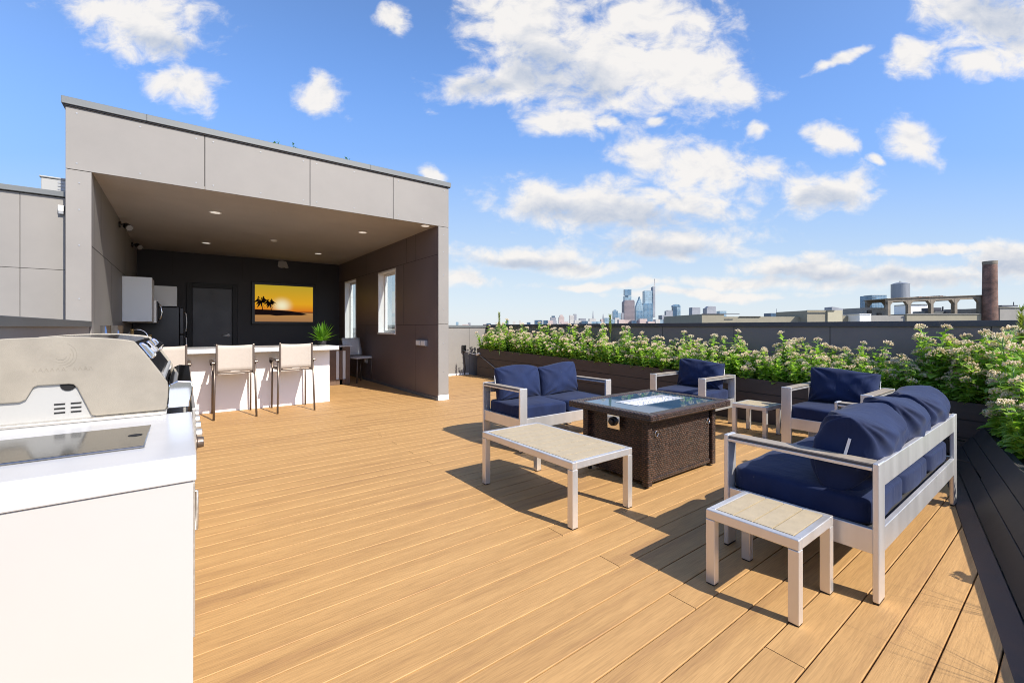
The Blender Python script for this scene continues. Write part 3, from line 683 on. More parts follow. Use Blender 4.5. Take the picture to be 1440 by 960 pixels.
# kitchen run on the left wall
kc = thing('base_cabinet', 'dark low kitchen counter along the left pavilion wall', 'cabinet', (-.6, 10.2, 0))
b = MB(); b.box(-.23, -1.2, 0, .28, 1.2, .87); b.build('carcass', M['backwall'], kc, bevel=.004)
b = MB(); b.box(-.232, -1.22, .872, .31, 1.22, .91); b.build('countertop', mat('dark_worktop', (.05, .042, .036), .3, var=.2, vscale=20), kc, bevel=.004)
uc = thing('wall_cabinet', 'large light grey wall cabinet high on the left pavilion wall', 'cabinet', (-.63, 10.25, 1.38))
b = MB(); b.box(-.202, -.35, 0, .19, .35, .77); b.build('carcass', M['cabwhite'], uc, bevel=.004)
mw = thing('microwave', 'steel microwave with curved handle beside the large wall cabinet', 'microwave', (-.62, 10.98, 1.36))
b = MB(); b.box(-.2, -.375, 0, .215, .375, .43); b.build('body', M['steel'], mw, bevel=.006)
b = MB(); b.box(.216, -.36, .02, .235, .20, .41); d3 = b.build('door', M['black'], mw, bevel=.006)
b = MB(); b.tube([(.235, -.33, .05), (.275, -.345, .09), (.295, -.35, .2), (.275, -.345, .33), (.235, -.33, .37)], .013, 10); b.build('handle', M['chrome'], d3, smooth=True)
b = MB(); b.box(.216, .21, .02, .225, .36, .41); b.build('control_panel', M['steel'], mw, bevel=.003)
u2 = thing('wall_cabinet', 'small light grey cabinet above the black fridge', 'cabinet', (-.45, 11.95, 1.72))
b = MB(); b.box(-.38, -.33, 0, .34, .35, .42); b.build('carcass', M['cabwhite'], u2, bevel=.004)
fg = thing('refrigerator', 'tall black fridge beside the charcoal door', 'fridge', (-.4, 11.98, 0))
b = MB(); b.box(-.42, -.38, .03, .33, .38, 1.70); b.build('body', M['fridge'], fg, bevel=.01)
for z0, z1, nm in ((.05, 1.12, 'door'), (1.13, 1.69, 'freezer_door')):
    b = MB(); b.box(.335, -.38, z0, .405, .38, z1); d3 = b.build(nm, M['fridge'], fg, bevel=.012)
    b = MB(); zz = (.55, 1.08) if z0 < .5 else (1.17, 1.6)
    b.tube([(.405, -.30, zz[0]), (.445, -.30, zz[0]+.03), (.455, -.30, (zz[0]+zz[1])/2), (.445, -.30, zz[1]-.03), (.405, -.30, zz[1])], .012, 10); b.build('handle', M['steel'], d3, smooth=True)
def lathe(b, prof, cx, cy, cz, n=20, mat_=0):
    vs = []; fs = []
    for r_, z in prof:
        for i in range(n):
            a = 2*math.pi*i/n; vs.append((cx+r_*math.cos(a), cy+r_*math.sin(a), cz+z))
    for j in range(len(prof)-1):
        for i in range(n): fs.append((j*n+i, j*n+(i+1) % n, (j+1)*n+(i+1) % n, (j+1)*n+i))
    fs += [tuple(range(n-1, -1, -1)), tuple(range((len(prof)-1)*n, len(prof)*n))]
    b.add(vs, fs, mat_)
for i, (x, y, h, lab) in enumerate(((-.66, 9.3, .34, 'tall gold bottle on the dark kitchen counter under the wall cabinet'), (-.46, 9.75, .24, 'shorter gold bottle on the dark kitchen counter, nearer the fridge'))):
    bt = thing('bottle', lab, 'bottle', (x, y, .91)); b = MB()
    lathe(b, [(.05, 0), (.055, .02), (.055, h*.5), (.04, h*.62), (.022, h*.7), (.022, h*.93)], 0, 0, 0); b.build('glass', M['gold'], bt, smooth=True)
    b = MB(); lathe(b, [(.024, h*.93), (.026, h*.95), (.024, h)], 0, 0, 0); b.build('cap', M['gold'], bt, smooth=True)
fc = thing('faucet', 'arched chrome kitchen faucet on the counter under the wall cabinet', 'faucet', (-.62, 9.55, .91))
b = MB(); b.tube([(-.12, 0, 0), (-.12, 0, .2)] + [(-.12+.13-.13*math.cos(a), 0, .2+.13*math.sin(a)) for a in [i*math.pi/10 for i in range(1, 11)]] + [(.14, 0, .14)], .011, 10); b.build('spout', M['chrome'], fc, smooth=True)
b = MB(); b.cyl((-.12, 0, 0), (-.12, 0, .03), .028, n=16); b.tube([(-.12, .02, .05), (-.12, .09, .08)], .008, 8); b.build('handle', M['chrome'], fc, smooth=True)
tr_ = thing('serving_tray', 'small dark tray with a white cloth on the kitchen counter', 'tray', (-.42, 9.2, .91))
b = MB(); b.box(-.12, -.12, 0, .12, .12, .02); b.build('base', M['black'], tr_, bevel=.006)
b = MB(); rr = random.Random(9)
lathe(b, [(.07, .021), (.06, .035), (.03, .055), (.005, .065)], 0, 0, 0, 9); b.build('cloth', M['white'], tr_, smooth=True)

# bar counter
M['barwhite'] = mat('bar_white_panel', (.80, .79, .77), .4, var=.015, vscale=2)
bar = thing('bar_counter', 'long white bar counter with overhanging top inside the pavilion', 'bar', (.65, 8.1, 0))
b = MB(); b.box(-1.18, -.2, 0, 1.365, .35, .90); b.build('base', M['barwhite'], bar, bevel=.003)
b = MB(); b.box(-1.22, -.50, .902, 1.44, .42, .966); b.build('countertop', M['quartz'], bar, bevel=.005)

def make_stool():
    s_ = thing('bar_stool', 'x', 'bar stool', group='beige bar stools along the white bar')
    W2, D2 = .255, .30
    for sx in (-1, 1):
        b = MB(); b.tube([(sx*(W2+.0), -D2, 0), (sx*(W2-.01), -D2+.02, .4), (sx*(W2-.015), -D2+.035, .80)], .014, 10); b.build('leg', M['brownmetal'], s_, smooth=True)
        b = MB(); b.tube([(sx*(W2-.01), D2, 0), (sx*(W2-.012), D2-.02, .4), (sx*(W2-.015), D2-.03, .78)], .013, 10); b.build('leg', M['brownmetal'], s_, smooth=True)
        b = MB(); b.box(sx*W2-.028, -D2+.0, .77, sx*W2+.022, D2-.01, .80); a_ = b.build('armrest', M['brownmetal'], s_, bevel=.01)
        b = MB(); b.tube([(sx*W2, D2-.02, .785), (sx*W2, D2+.03, .775), (sx*W2, D2+.035, .74), (sx*W2, D2+.01, .725)], .02, 10); b.build('arm_scroll', M['black'], a_, smooth=True)
        b = MB(); b.box(sx*(W2-.035)-.012, -D2+.0, .62, sx*(W2-.035)+.012, -D2+.03, 1.045); b.build('back_post', M['brownmetal'], s_, bevel=.006)
    b = MB(); n = 10
    for i in range(n):                                   # sling sags slightly between the posts
        pass
    vs = []; fs = []
    for j in range(7):
        for i in range(n+1):
            x = -(W2-.03)+2*(W2-.03)*i/n; z = .66+.375*j/6
            sag = .03*(1-(2*i/n-1)**2); top = -.012*(1-(2*i/n-1)**2) if j == 6 else 0
            vs.append((x, -D2+.012+sag, z+top))
    for j in range(6):
        for i in range(n): fs.append((j*(n+1)+i, j*(n+1)+i+1, (j+1)*(n+1)+i+1, (j+1)*(n+1)+i))
    b.add(vs, fs); o = b.build('back_sling', M['sling'], s_, smooth=True); so = o.modifiers.new('s', 'SOLIDIFY'); so.thickness = .006
    b = MB(); b.box(-W2+.03, -D2+.04, .655, W2-.03, D2-.03, .672); b.build('seat', M['sling'], s_, bevel=.006)
    b = MB(); b.box(-W2+.015, -D2+.03, .63, W2-.015, -D2+.05, .655); b.box(-W2+.015, D2-.05, .63, W2-.015, D2-.03, .655)
    for sx in (-1, 1): b.box(sx*(W2-.025)-.01, -D2+.05, .63, sx*(W2-.025)+.01, D2-.05, .655)
    b.build('seat_frame', M['brownmetal'], s_, bevel=.003)
    return s_
st0 = make_stool()
for i, (x, lab) in enumerate(((.585, 'middle beige sling bar stool at the white bar, nothing in front of it'), (1.365, 'rightmost of the three beige sling bar stools at the white bar'), (-.19, 'beige sling bar stool at the white bar, mostly hidden behind the grill'))):
    o = st0 if i == 0 else copy_tree(st0); o.location = (x, 7.52, 0); o['label'] = lab

# fern in a pot on the bar
fe = thing('potted_fern', 'bright green spiky fern in a low pot at the end of the white bar', 'plant', (1.98, 8.25, .966))
b = MB(); lathe(b, [(.055, 0), (.07, .05), (.075, .07), (.066, .07), (.06, .06)], 0, 0, 0, 20); b.build('pot', M['backwall'], fe, smooth=True)
b = MB(); rr = random.Random(12)
for i in range(54):
    a = rr.uniform(0, 6.28); el = rr.uniform(.35, 1.45); l = rr.uniform(.30, .42); dr_ = Vector((math.cos(a)*math.cos(el), math.sin(a)*math.cos(el), math.sin(el)))
    sd_ = Vector((-math.sin(a), math.cos(a), 0)); pts = []
    for k in range(5):
        tq = k/4; p = dr_*l*tq + Vector((0, 0, .05 - .30*tq*tq*math.cos(el)*l)); w_ = .022*math.sin(math.pi*min(1, tq*.85+.12)); pts += [p-sd_*w_, p+sd_*w_]
    b.add(pts, [(2*k, 2*k+1, 2*k+3, 2*k+2) for k in range(4)])
b.build('fronds', M['fern'], fe, fixn=False)

# slatted stand and grey chair at the back right
sl = thing('slatted_table', 'dark brown slatted side table with a white top behind the bar', 'table', (2.80, 10.25, 0))
b = MB(); b.box(-.42, -.21, .0, -.10, -.18, .84); b.box(-.03, -.21, 0, .04, -.18, .84); b.box(.11, -.21, 0, .2, -.18, .84); b.box(-.10, -.21, .76, .11, -.181, .84); b.box(-.10, -.21, 0, .11, -.181, .12)
b.box(-.42, .18, 0, .2, .21, .84); b.box(.17, -.18, .0, .2, .18, .84); b.build('frame', M['brownslat'], sl, bevel=.004)
b = MB(); b.box(-.12, -.172, .1, .12, -.165, .78); b.build('inner_panel', M['white'], sl)
b = MB(); b.box(-.45, -.24, .842, .26, .24, .875); b.build('top', M['quartz'], sl, bevel=.005)
gc_ = thing('grey_chair', 'tall grey backed chair beside the brown slatted table', 'chair', (3.22, 10.55, 0), R(20))
b = MB()
vs = []
for j in range(5):
    for i in range(7):
        x = -.24+.48*i/6; z = .62+.40*j/4; vs.append((x, -.03*math.cos((i-3)*.45)+.10*j/4, z))
b.add(vs, [(j*7+i, j*7+i+1, (j+1)*7+i+1, (j+1)*7+i) for j in range(4) for i in range(6)])
o = b.build('backrest', M['greycloth'], gc_, smooth=True); q_ = o.modifiers.new('s', 'SOLIDIFY'); q_.thickness = .05; q_.offset = 0
b = MB(); b.box(-.24, -.45, .55, .24, .0, .60); b.build('seat', M['greycloth'], gc_, bevel=.02)
for sx in (-1, 1):
    for y in (-.42, -.02):
        b = MB(); b.tube([(sx*.21, y, 0), (sx*.2, y, .55)], .016, 8); b.build('leg', M['brownmetal'], gc_, smooth=True)

# ------------------------------------------------------------------ outdoor kitchen island with grill
isl = thing('kitchen_island', 'white outdoor kitchen island with square edged quartz top in the corner', 'kitchen island', (-.40, 2.6, 0))
def IL(o): o.parent = isl; o.matrix_parent_inverse = Matrix.Translation((.40, -2.6, 0)); return o
b = MB(); b.box(-.82, 1.517, 0, .022, 3.95, .848); IL(b.build('base', M['whitepanel'], bevel=.002))
b = MB(); b.prism([(-.83, 1.51), (.029, 1.51), (.029, 2.30), (-.83, 2.30)], 'z', .85, .922); b.box(-.83, 3.50, .85, .029, 3.97, .922); b.box(-.83, 2.30, .85, -.70, 3.50, .922)
IL(b.build('countertop', M['quartz'], bevel=.004))
b = MB(); b.box(-.62, 1.69, .9225, -.092, 2.04, .929); bc = IL(b.build('burner_cover', M['mirror'], bevel=.003))
b = MB(); b.cyl((-.125, 1.87, .9292), (-.125, 1.87, .930), .018, n=20); b.build('finger_hole', M['slot'], bc)
b = MB(); b.box(.024, 1.95, .16, .034, 2.28, .72); ad_ = IL(b.build('access_door', M['steel'], bevel=.002))
b = MB(); b.tube([(.034, 2.24, .60), (.044, 2.24, .60), (.045, 2.24, .52), (.044, 2.24, .44), (.034, 2.24, .44)], .006, 8); b.build('handle', M['steel'], ad_, smooth=True)

gr = thing('gas_grill', 'large stainless gas grill with weathered beige hood built into the white island', 'grill', (-.33, 2.9, .922))
ox, oy, oz = -.33, 2.9, .922
def GL(mb, name, m_, par=gr, **kw):
    mb.v = [(x-ox, y-oy, z-oz) for x, y, z in mb.v]; return mb.build(name, m_, par, **kw)
G0, G1 = 2.312, 3.42
prof = [(-.72, 1.01), (-.715, 1.12), (-.69, 1.19), (-.62, 1.228), (-.5, 1.240), (-.37, 1.2455), (-.30, 1.2435), (-.239, 1.238), (-.19, 1.232), (-.158, 1.224), (-.128, 1.18), (-.1, 1.134), (-.073, 1.089), (-.053, 1.052), (-.050, 1.03), (-.052, .985), (-.056, .945)]
# side plates with the stepped notch
plate = prof + [(-.062, .937), (-.270, .937), (-.283, .942), (-.322, 1.05), (-.332, 1.064), (-.345, 1.0665), (-.425, 1.0665), (-.436, 1.061), (-.455, 1.018), (-.47, 1.010)]
def plate_mesh(y0, y1):
    b = MB(); b.prism(plate, 'y', y0, y1); return b
hp = GL(plate_mesh(G0, G0+.02), 'hood_side', M['steelhood'], bevel=.0035)
GL(plate_mesh(G1-.02, G1), 'hood_side', M['steelhood'], bevel=.0035)
# low relief mark and lettering, worn past reading
b = MB()
for k in range(4):
    r0 = .016+.009*k; pts_ = []
    for i in range(9):
        a = -2.6 + i*.30 + k*.45; pts_.append((-.365+math.cos(a)*r0, G0-.0006, 1.175+math.sin(a)*r0*1.1))
    b.tube(pts_, .0004, 5)
rr = random.Random(5); x = -.437
for i in range(11):
    if i != 6:
        b.tube([(x, G0-.0004, 1.116), (x+.005, G0-.0004, 1.129), (x+.010, G0-.0004, 1.116)], .0005, 5)
        if i % 2: b.tube([(x+.002, G0-.0004, 1.121), (x+.008, G0-.0004, 1.121)], .0005, 5)
    x += .0148
GL(b, 'worn_emblem', M['steelhood'], hp)
b = MB(); pr2 = [(p[0]-.004 if p[0] > -.3 else p[0]+.004, p[1]-.004) for p in prof]; pr2[0] = (-.71, 1.01)
b.prism(pr2 + [(-.06, .95), (-.06, .94), (-.60, .94), (-.62, 1.0)], 'y', G0+.021, G1-.021); GL(b, 'hood', M['chrome'], bevel=.002)
b = MB(); b.box(-.78, G0+.012, .926, -.062, G1-.012, 1.075); fb = GL(b, 'firebox', M['cream'], bevel=.002)
b = MB(); b.box(-.80, G0-.03, .923, -.055, G1+.02, .934); GL(b, 'flange', M['steel'], bevel=.002)
b = MB()
for cx_ in (-.370, -.326):
    for k, z in enumerate((.960, .976, .992)):
        s_ = .0 if cx_ < -.34 else .0
        b.box(cx_-.0145, G0+.0095, z-.0026, cx_+.0145, G0+.013, z+.0026)
b.cyl((-.347, G0+.0085, 1.062), (-.347, G0+.0125, 1.062), .0215, n=24)
GL(b, 'vent', M['slot'], fb)
# front : handle bar, brackets, control panel, knobs
for y in (G0+.13, G1-.13):
    b = MB()
    b.prism([(-.150, 1.211), (-.108, 1.145), (-.096, 1.152), (-.098, 1.172), (-.122, 1.208), (-.138, 1.219)], 'y', y-.07, y+.07)
    GL(b, 'handle_bracket', M['chrome'], bevel=.006)
b = MB(); b.cyl((-.104, G0+.21, 1.183), (-.104, G1-.21, 1.183), .013, n=24); GL(b, 'handle', M['chrome'], smooth=False)
b = MB(); b.prism([(-.055, .945), (-.05, 1.035), (-.02, 1.050), (.028, 1.045), (.034, 1.02), (.030, .985), (.022, .95), (.022, .933), (-.055, .933)], 'y', G0+.05, G1-.05); GL(b, 'front_trim', M['chrome'], bevel=.004)
b = MB(); b.prism([(.0295, .925), (.030, .70), (.046, .70), (.042, .93), (.0295, .93)], 'y', G0+.02, G1-.02); cpn = GL(b, 'control_panel', M['steel'], bevel=.003)
for y in (2.43, 2.63, 2.83, 3.03, 3.23):
    b = MB(); b.cyl((.044, y, .76), (.05, y, .76), .034, n=24); b.cyl((.05, y, .76), (.074, y, .76), .026, .023, n=24); GL(b, 'knob', M['steel'] if y > 2.5 else M['brownmetal'], bevel=.002)

# ------------------------------------------------------------------ lounge furniture
def cushion(w, d, h, flat=.5, seed=0, puff=.0, sub=12):
    """soft rounded box: superellipsoid on a cube grid"""
    bm = bmesh.new(); bmesh.ops.create_cube(bm, size=2); bmesh.ops.subdivide_edges(bm, edges=bm.edges[:], cuts=sub, use_grid_fill=True)
    rr = random.Random(seed); ph = [rr.uniform(0, 6) for _ in range(6)]
    for v in bm.verts:
        x, y, z = v.co
        def sg(a, p): return math.copysign(abs(a)**p, a)
        n = 9.0
        l = (abs(x)**n + abs(y)**n + abs(z)**n)**(1/n)
        X, Y, Z = x/l, y/l, z/l
        ed = max(abs(X), abs(Y)); crown = 1 + puff*(1-X*X)*(1-Y*Y)
        Z *= crown; wv = .010*math.sin(3*X+ph[0])*math.sin(2.3*Y+ph[1])
        v.co = (X*w/2*(1+.012*math.sin(4*Y+ph[2])), Y*d/2*(1+.012*math.sin(5*X+ph[3])), Z*h/2 + wv*.6)
    me = bpy.data.meshes.new('c'); bm.to_mesh(me); bm.free(); me.polygons.foreach_set('use_smooth', [True]*len(me.polygons)); return me
def pillow(w, h, t, seed=0, nx=40, nz=28):
    """knife edged back cushion with gathered top corners; face normal -y / +y"""
    rr = random.Random(seed); ph = [rr.uniform(0, 6.28) for _ in range(8)]; vs = []; fs = []
    def P(i, j, s):
        u_ = -1+2*i/nx; v_ = -1+2*j/nz
        u_ = math.sin(u_*math.pi/2)*.5+u_*.5; v_ = math.sin(v_*math.pi/2)*.5+v_*.5
        th = ((1-abs(u_)**3.2)*(1-abs(v_)**3.2))
        th = max(th, 0)**.42
        r_ = math.hypot(abs(u_)-1, abs(v_)-1)
        ang = math.atan2(1-abs(v_)+1e-4, 1-abs(u_)+1e-4)
        fold = .22*math.sin(ang*12+ph[0]+u_)*math.exp(-r_*2.9) + .025*math.sin(u_*9+ph[4]+2*v_)*math.sin(v_*5+ph[5])
        y = s*t/2*th*(1+fold*(2.2 if th > .02 else 0)) + .004*math.sin(5*u_+ph[1])*math.sin(4*v_+ph[2])
        x = u_*w/2*(1-.045*(1-abs(v_)**2)*0 - .05*(abs(u_)**6)*(1-v_*v_)) ; z = v_*h/2*(1-.06*(abs(v_)**6)*(1-u_*u_))
        z += -.018*math.sin(2*u_+ph[3])*(1 if v_ > 0 else 0)*v_ - .02*abs(u_)**2*max(v_, 0)
        return (x, y, z)
    for s in (-1, 1):
        o = len(vs)
        for j in range(nz+1):
            for i in range(nx+1): vs.append(P(i, j, s))
        for j in range(nz):
            for i in range(nx):
                q = (o+j*(nx+1)+i, o+j*(nx+1)+i+1, o+(j+1)*(nx+1)+i+1, o+(j+1)*(nx+1)+i); fs.append(q if s < 0 else q[::-1])
    bm = bmesh.new(); me = bpy.data.meshes.new('p'); me.from_pydata(vs, [], fs); bm.from_mesh(me); bmesh.ops.remove_doubles(bm, verts=bm.verts, dist=.0015)
    bmesh.ops.recalc_face_normals(bm, faces=bm.faces); bm.to_mesh(me); bm.free()
    me.polygons.foreach_set('use_smooth', [True]*len(me.polygons)); return me
def mobj(name, me, mats, parent, loc, rot=(0, 0, 0)):
    me.materials.append(mats); o = bpy.data.objects.new(name, me); COL.objects.link(o); o.parent = parent; o.location = loc; o.rotation_euler = rot
    s_ = o.modifiers.new('sub', 'SUBSURF'); s_.levels = 1; s_.render_levels = 1
    return o
AH = .652
def make_seat(name, label, cat, n, Wd, D, loc, rz, seed, group=None, bt=.22, lean=12, bh=.40):
    r_ = thing(name, label, cat, loc, rz, group); LW, LT = .095, .026
    xo = Wd/2-LW/2
    for sx in (-1, 1):
        for y in (-D/2+LT/2, D/2-LT/2):
            b = MB(); b.box(sx*xo-LW/2, y-LT/2, .008, sx*xo+LW/2, y+LT/2, AH); lg = b.build('leg', M['alu'], r_, bevel=.006, seg=3)
            b = MB(); b.box(sx*xo-LW/2+.003, y-LT/2+.002, 0, sx*xo+LW/2-.003, y+LT/2-.002, .008); b.build('foot_pad', M['black'], lg)
        b = MB(); b.box(sx*xo-LW/2, -D/2+LT, AH-.038, sx*xo+LW/2, D/2-LT, AH-.022); ar = b.build('armrest', M['alu'], r_, bevel=.002)
        b = MB(); b.box(sx*xo-LW/2+.004, -D/2+LT+.001, AH-.0215, sx*xo+LW/2-.004, D/2-LT-.001, AH-.004, 0); b.box(sx*xo-LW/2+.003, -D/2+LT+.0005, AH-.0218, sx*xo+LW/2-.003, D/2-LT-.0005, AH-.010, 1)
        b.build('slat', [M['armwood'], M['slatgrey']], ar, bevel=.002)
        b = MB(); b.box(sx*xo-.015+sx*.02, -D/2+LT, .225, sx*xo+.015+sx*.02, D/2-LT, .34); b.build('side_rail', M['alu'], r_, bevel=.003)
    b = MB(); b.box(-Wd/2+LW, -D/2+.002, .225, Wd/2-LW, -D/2+.026, .34); b.build('front_rail', M['alu'], r_, bevel=.003)
    b = MB(); b.box(-Wd/2+LW, D/2-.025, .225, Wd/2-LW, D/2-.001, .34); b.build('rear_rail', M['alu'], r_, bevel=.003)
    b = MB(); b.box(-Wd/2+LW, D/2-.025, AH-.118, Wd/2-LW, D/2-.001, AH-.004); b.build('back_rail', M['alu'], r_, bevel=.003)
    b = MB(); b.box(-Wd/2+LW-.03, -D/2+.03, .30, Wd/2-LW+.03, D/2-.03, .315); b.build('seat_deck', M['slatgrey'], r_)
    iw = Wd-2*LW+.10; cw = iw/n
    for i in range(n):
        x = -iw/2+cw*(i+.5)
        mobj('seat_cushion', cushion(cw-.004, D-.045, .145, seed=seed+i, puff=.07), M['navy'], r_, (x, -.012, .392))
    rr = random.Random(seed)
    iw2 = Wd-2*LW+.04; cw = iw2/n
    for i in range(n):
        x = -iw2/2+cw*(i+.5)
        o = mobj('back_cushion', pillow(cw+.012, bh, bt, seed=seed*5+i), M['navy'], r_, (x+rr.uniform(-.01, .01), D/2-.14-bt*.10, .452+bh/2-.012), (R(-lean+rr.uniform(-3, 3)), R(rr.uniform(-1.5, 1.5)), R(rr.uniform(-2, 2))))
        b = MB()
        for sx in (-1, 1): b.box(sx*(cw/2-.004)-.002, .012, -.02, sx*(cw/2-.004)+.002, .024, .095)
        b.build('tie_strap', M['white'], o)
    return r_
make_seat('outdoor_sofa', 'three seat navy cushioned aluminium sofa seen from behind, its back to the right planter', 'sofa', 3, 1.945, .72, (3.52, .94, 0), math.pi, 3, bt=.32, bh=.42)
make_seat('loveseat', 'two seat navy cushioned aluminium loveseat behind the slatted coffee table', 'loveseat', 2, 1.40, .70, (3.43, 3.83, 0), 0, 11)
make_seat('lounge_armchair', 'navy cushioned aluminium armchair directly behind the fire pit table', 'armchair', 1, .79, .76, (5.45, 3.21, 0), -math.pi/2, 21, 'navy armchairs by the flower planter')
make_seat('lounge_armchair', 'navy cushioned aluminium armchair between the small far side table and the sofa', 'armchair', 1, .77, .76, (5.43, 1.58, 0), -math.pi/2, 31, 'navy armchairs by the flower planter')

def table(name, label, lx, ly, h, loc, nslat, legw=.048, frame=.048):
    t_ = thing(name, label, 'table', loc)
    for sx in (-1, 1):
        for sy in (-1, 1):
            x, y = sx*(lx/2-legw/2), sy*(ly/2-legw/2)
            b = MB(); b.box(x-legw/2, y-legw/2, .006, x+legw/2, y+legw/2, h-frame-.001); lg = b.build('leg', M['alu'], t_, bevel=.003)
            b = MB(); b.box(x-legw/2+.002, y-legw/2+.002, 0, x+legw/2-.002, y+legw/2-.002, .006); b.build('foot_pad', M['black'], lg)
    b = MB(); e = .032
    b.box(-lx/2, -ly/2, h-frame, -lx/2+e, ly/2, h); b.box(lx/2-e, -ly/2, h-frame, lx/2, ly/2, h)
    b.box(-lx/2+e, -ly/2, h-frame, lx/2-e, -ly/2+e, h); b.box(-lx/2+e, ly/2-e, h-frame, lx/2-e, ly/2, h); b.build('frame', M['alu'], t_, bevel=.005, seg=3)
    b = MB(); x0 = -lx/2+e+.002; y0 = -ly/2+e+.003; sw = (ly-2*e-.004)/nslat
    for k in range(nslat): b.box(x0, y0+k*sw, h-.022, -x0, y0+(k+1)*sw-.008, h+.001)
    b.build('tabletop', M['tabletop'], t_)
    b = MB(); b.box(x0-.01, y0-.01, h-.035, -x0+.01, -y0+.01, h-.0225); b.build('support', M['black'], t_)
    return t_
table('coffee_table', 'long low slatted coffee table in aluminium in front of the fire pit', .595, 1.04, .425, (2.255, 2.48, 0), 9)
table('side_table', 'small slatted side table beside the near end of the sofa', .415, .415, .372, (2.30, .952, 0), 4, .044)
table('side_table', 'small slatted side table between the two armchairs', .40, .39, .368, (5.50, 2.41, 0), 4, .044)

# fire pit
fpz = thing('fire_pit_table', 'square dark brown wicker fire pit table with glass top', 'fire pit', (3.425, 2.435, 0))
b = MB(); b.box(-.47, -.305, .035, .47, .305, .553); b.build('body', M['wicker'], fpz)
for sx in (-1, 1):
    for sy in (-1, 1): b = MB(); b.box(sx*.485-.03, sy*.32-.03, .02, sx*.485+.03, sy*.32+.03, .556); b.build('corner_post', M['wicker'], fpz, bevel=.008)
b = MB(); b.box(-.44, -.328, .075, .44, -.307, .535); dd = b.build('door', M['wicker'], fpz, bevel=.004)
b = MB(); b.box(-.452, -.3325, .035, .452, -.307, .073); b.build('bottom_rail', M['wicker'], fpz, bevel=.008)
for x in (-.385, .405):
    b = MB(); pts_ = [(x+math.cos(a)*.020, -.338, .425+math.sin(a)*.024) for a in [i*math.pi/8 for i in range(17)]]; b.tube(pts_, .004, 8); b.cyl((x, -.328, .445), (x, -.342, .445), .007, n=10); b.build('ring_pull', M['chrome'], dd, smooth=True)
b = MB(); b.box(-.516, -.07, .42, -.508, .06, .545); kp = b.build('control_plate', M['chrome'], fpz, bevel=.003)
b = MB(); b.cyl((-.516, -.005, .485), (-.535, -.005, .485), .038, n=24); b.cyl((-.535, -.005, .485), (-.556, -.005, .485), .027, .024, n=24); b.build('knob', M['black'], kp, bevel=.003)
b = MB(); TX, TY = .605, .445; e = .085
b.box(-TX, -TY, .555, -TX+e, TY, .612); b.box(TX-e, -TY, .555, TX, TY, .612); b.box(-TX+e, -TY, .555, TX-e, -TY+e, .612); b.box(-TX+e, TY-e, .555, TX-e, TY, .612)
tp = b.build('tabletop', [M['wickertop'], M['wicker']], fpz, bevel=.012, seg=3)
for p in tp.data.polygons: p.material_index = 0 if abs(p.normal.z) > .5 else 1
gx0, gx1, gy0, gy1 = -.315, .39, -.105, .15
b = MB(); X_, Y_ = TX-e-.001, TY-e-.001; z0, z1 = .596, .604
b.box(-X_, -Y_, z0, gx0, Y_, z1); b.box(gx1, -Y_, z0, X_, Y_, z1); b.box(gx0, -Y_, z0, gx1, gy0, z1); b.box(gx0, gy1, z0, gx1, Y_, z1); b.build('glass_top', M['fireglass'], fpz)
b = MB(); b.box(gx0+.001, gy0+.001, .54, gx1-.001, gy1-.001, .577, 1)
for (a0, c0, a1, c1) in ((gx0, gy0, gx0+.006, gy1), (gx1-.006, gy0, gx1, gy1), (gx0+.006, gy0, gx1-.006, gy0+.006), (gx0+.006, gy1-.006, gx1-.006, gy1)): b.box(a0+.001, c0+.001, .546, a1-.001, c1-.001, .607)
b.build('burner_tray', [M['burner'], M['pebble']], fpz)
b = MB(); rr = random.Random(8)
for i in range(420):
    x, y, z = rr.uniform(gx0+.02, gx1-.02), rr.uniform(gy0+.02, gy1-.02), rr.uniform(.566, .584); s_ = rr.uniform(.010, .016)
    pts_ = [Vector((rr.uniform(-1, 1), rr.uniform(-1, 1), rr.uniform(-1, 1))).normalized()*s_ for _ in range(6)]
    c = Vector((x, y, z)); v6 = [(s_, 0, 0), (-s_, 0, 0), (0, s_, 0), (0, -s_, 0), (0, 0, s_*.8), (0, 0, -s_*.8)]
    v6 = [c+Vector(q)*rr.uniform(.6, 1.2) for q in v6]
    b.add(v6, [(0, 2, 4), (2, 1, 4), (1, 3, 4), (3, 0, 4), (2, 0, 5), (1, 2, 5), (3, 1, 5), (0, 3, 5)])
fg_ = b.build('fire_glass', M['pebble'], fpz); fg_['kind'] = 'stuff'
for sx in (-1, 1):
    for sy in (-1, 1): b = MB(); b.cyl((sx*.47, sy*.305, 0), (sx*.47, sy*.305, .022), .018, n=14); b.build('foot', M['black'], fpz)

# ------------------------------------------------------------------ planters
PX = 6.185; PXB = 6.72
def ptop(y): return .545 + .0215*(y-.88)
pl1 = thing('planter_box', 'long brown plank planter full of flowers along the dark parapet', 'planter', (6.45, 5.1, 0))
b = MB(); y0, y1 = .50, 9.73
for k in range(3):
    f0, f1 = k/3, (k+1)/3; g_ = .006
    za = lambda y, f_: ptop(y)*f_
    x = PX
    b.add([(x, y0, za(y0, f0)+g_), (x, y1, za(y1, f0)+g_), (x, y1, za(y1, f1)-g_), (x, y0, za(y0, f1)-g_), (x+.03, y0, za(y0, f0)+g_), (x+.03, y1, za(y1, f0)+g_), (x+.03, y1, za(y1, f1)-g_), (x+.03, y0, za(y0, f1)-g_)],
          [(0, 1, 2, 3), (7, 6, 5, 4), (0, 4, 5, 1), (3, 2, 6, 7), (0, 3, 7, 4), (1, 5, 6, 2)])
    for ye in (y1,): b.box(x+.031, ye-.03, za(ye, f0)+g_, PXB, ye, za(ye, f1)-g_)
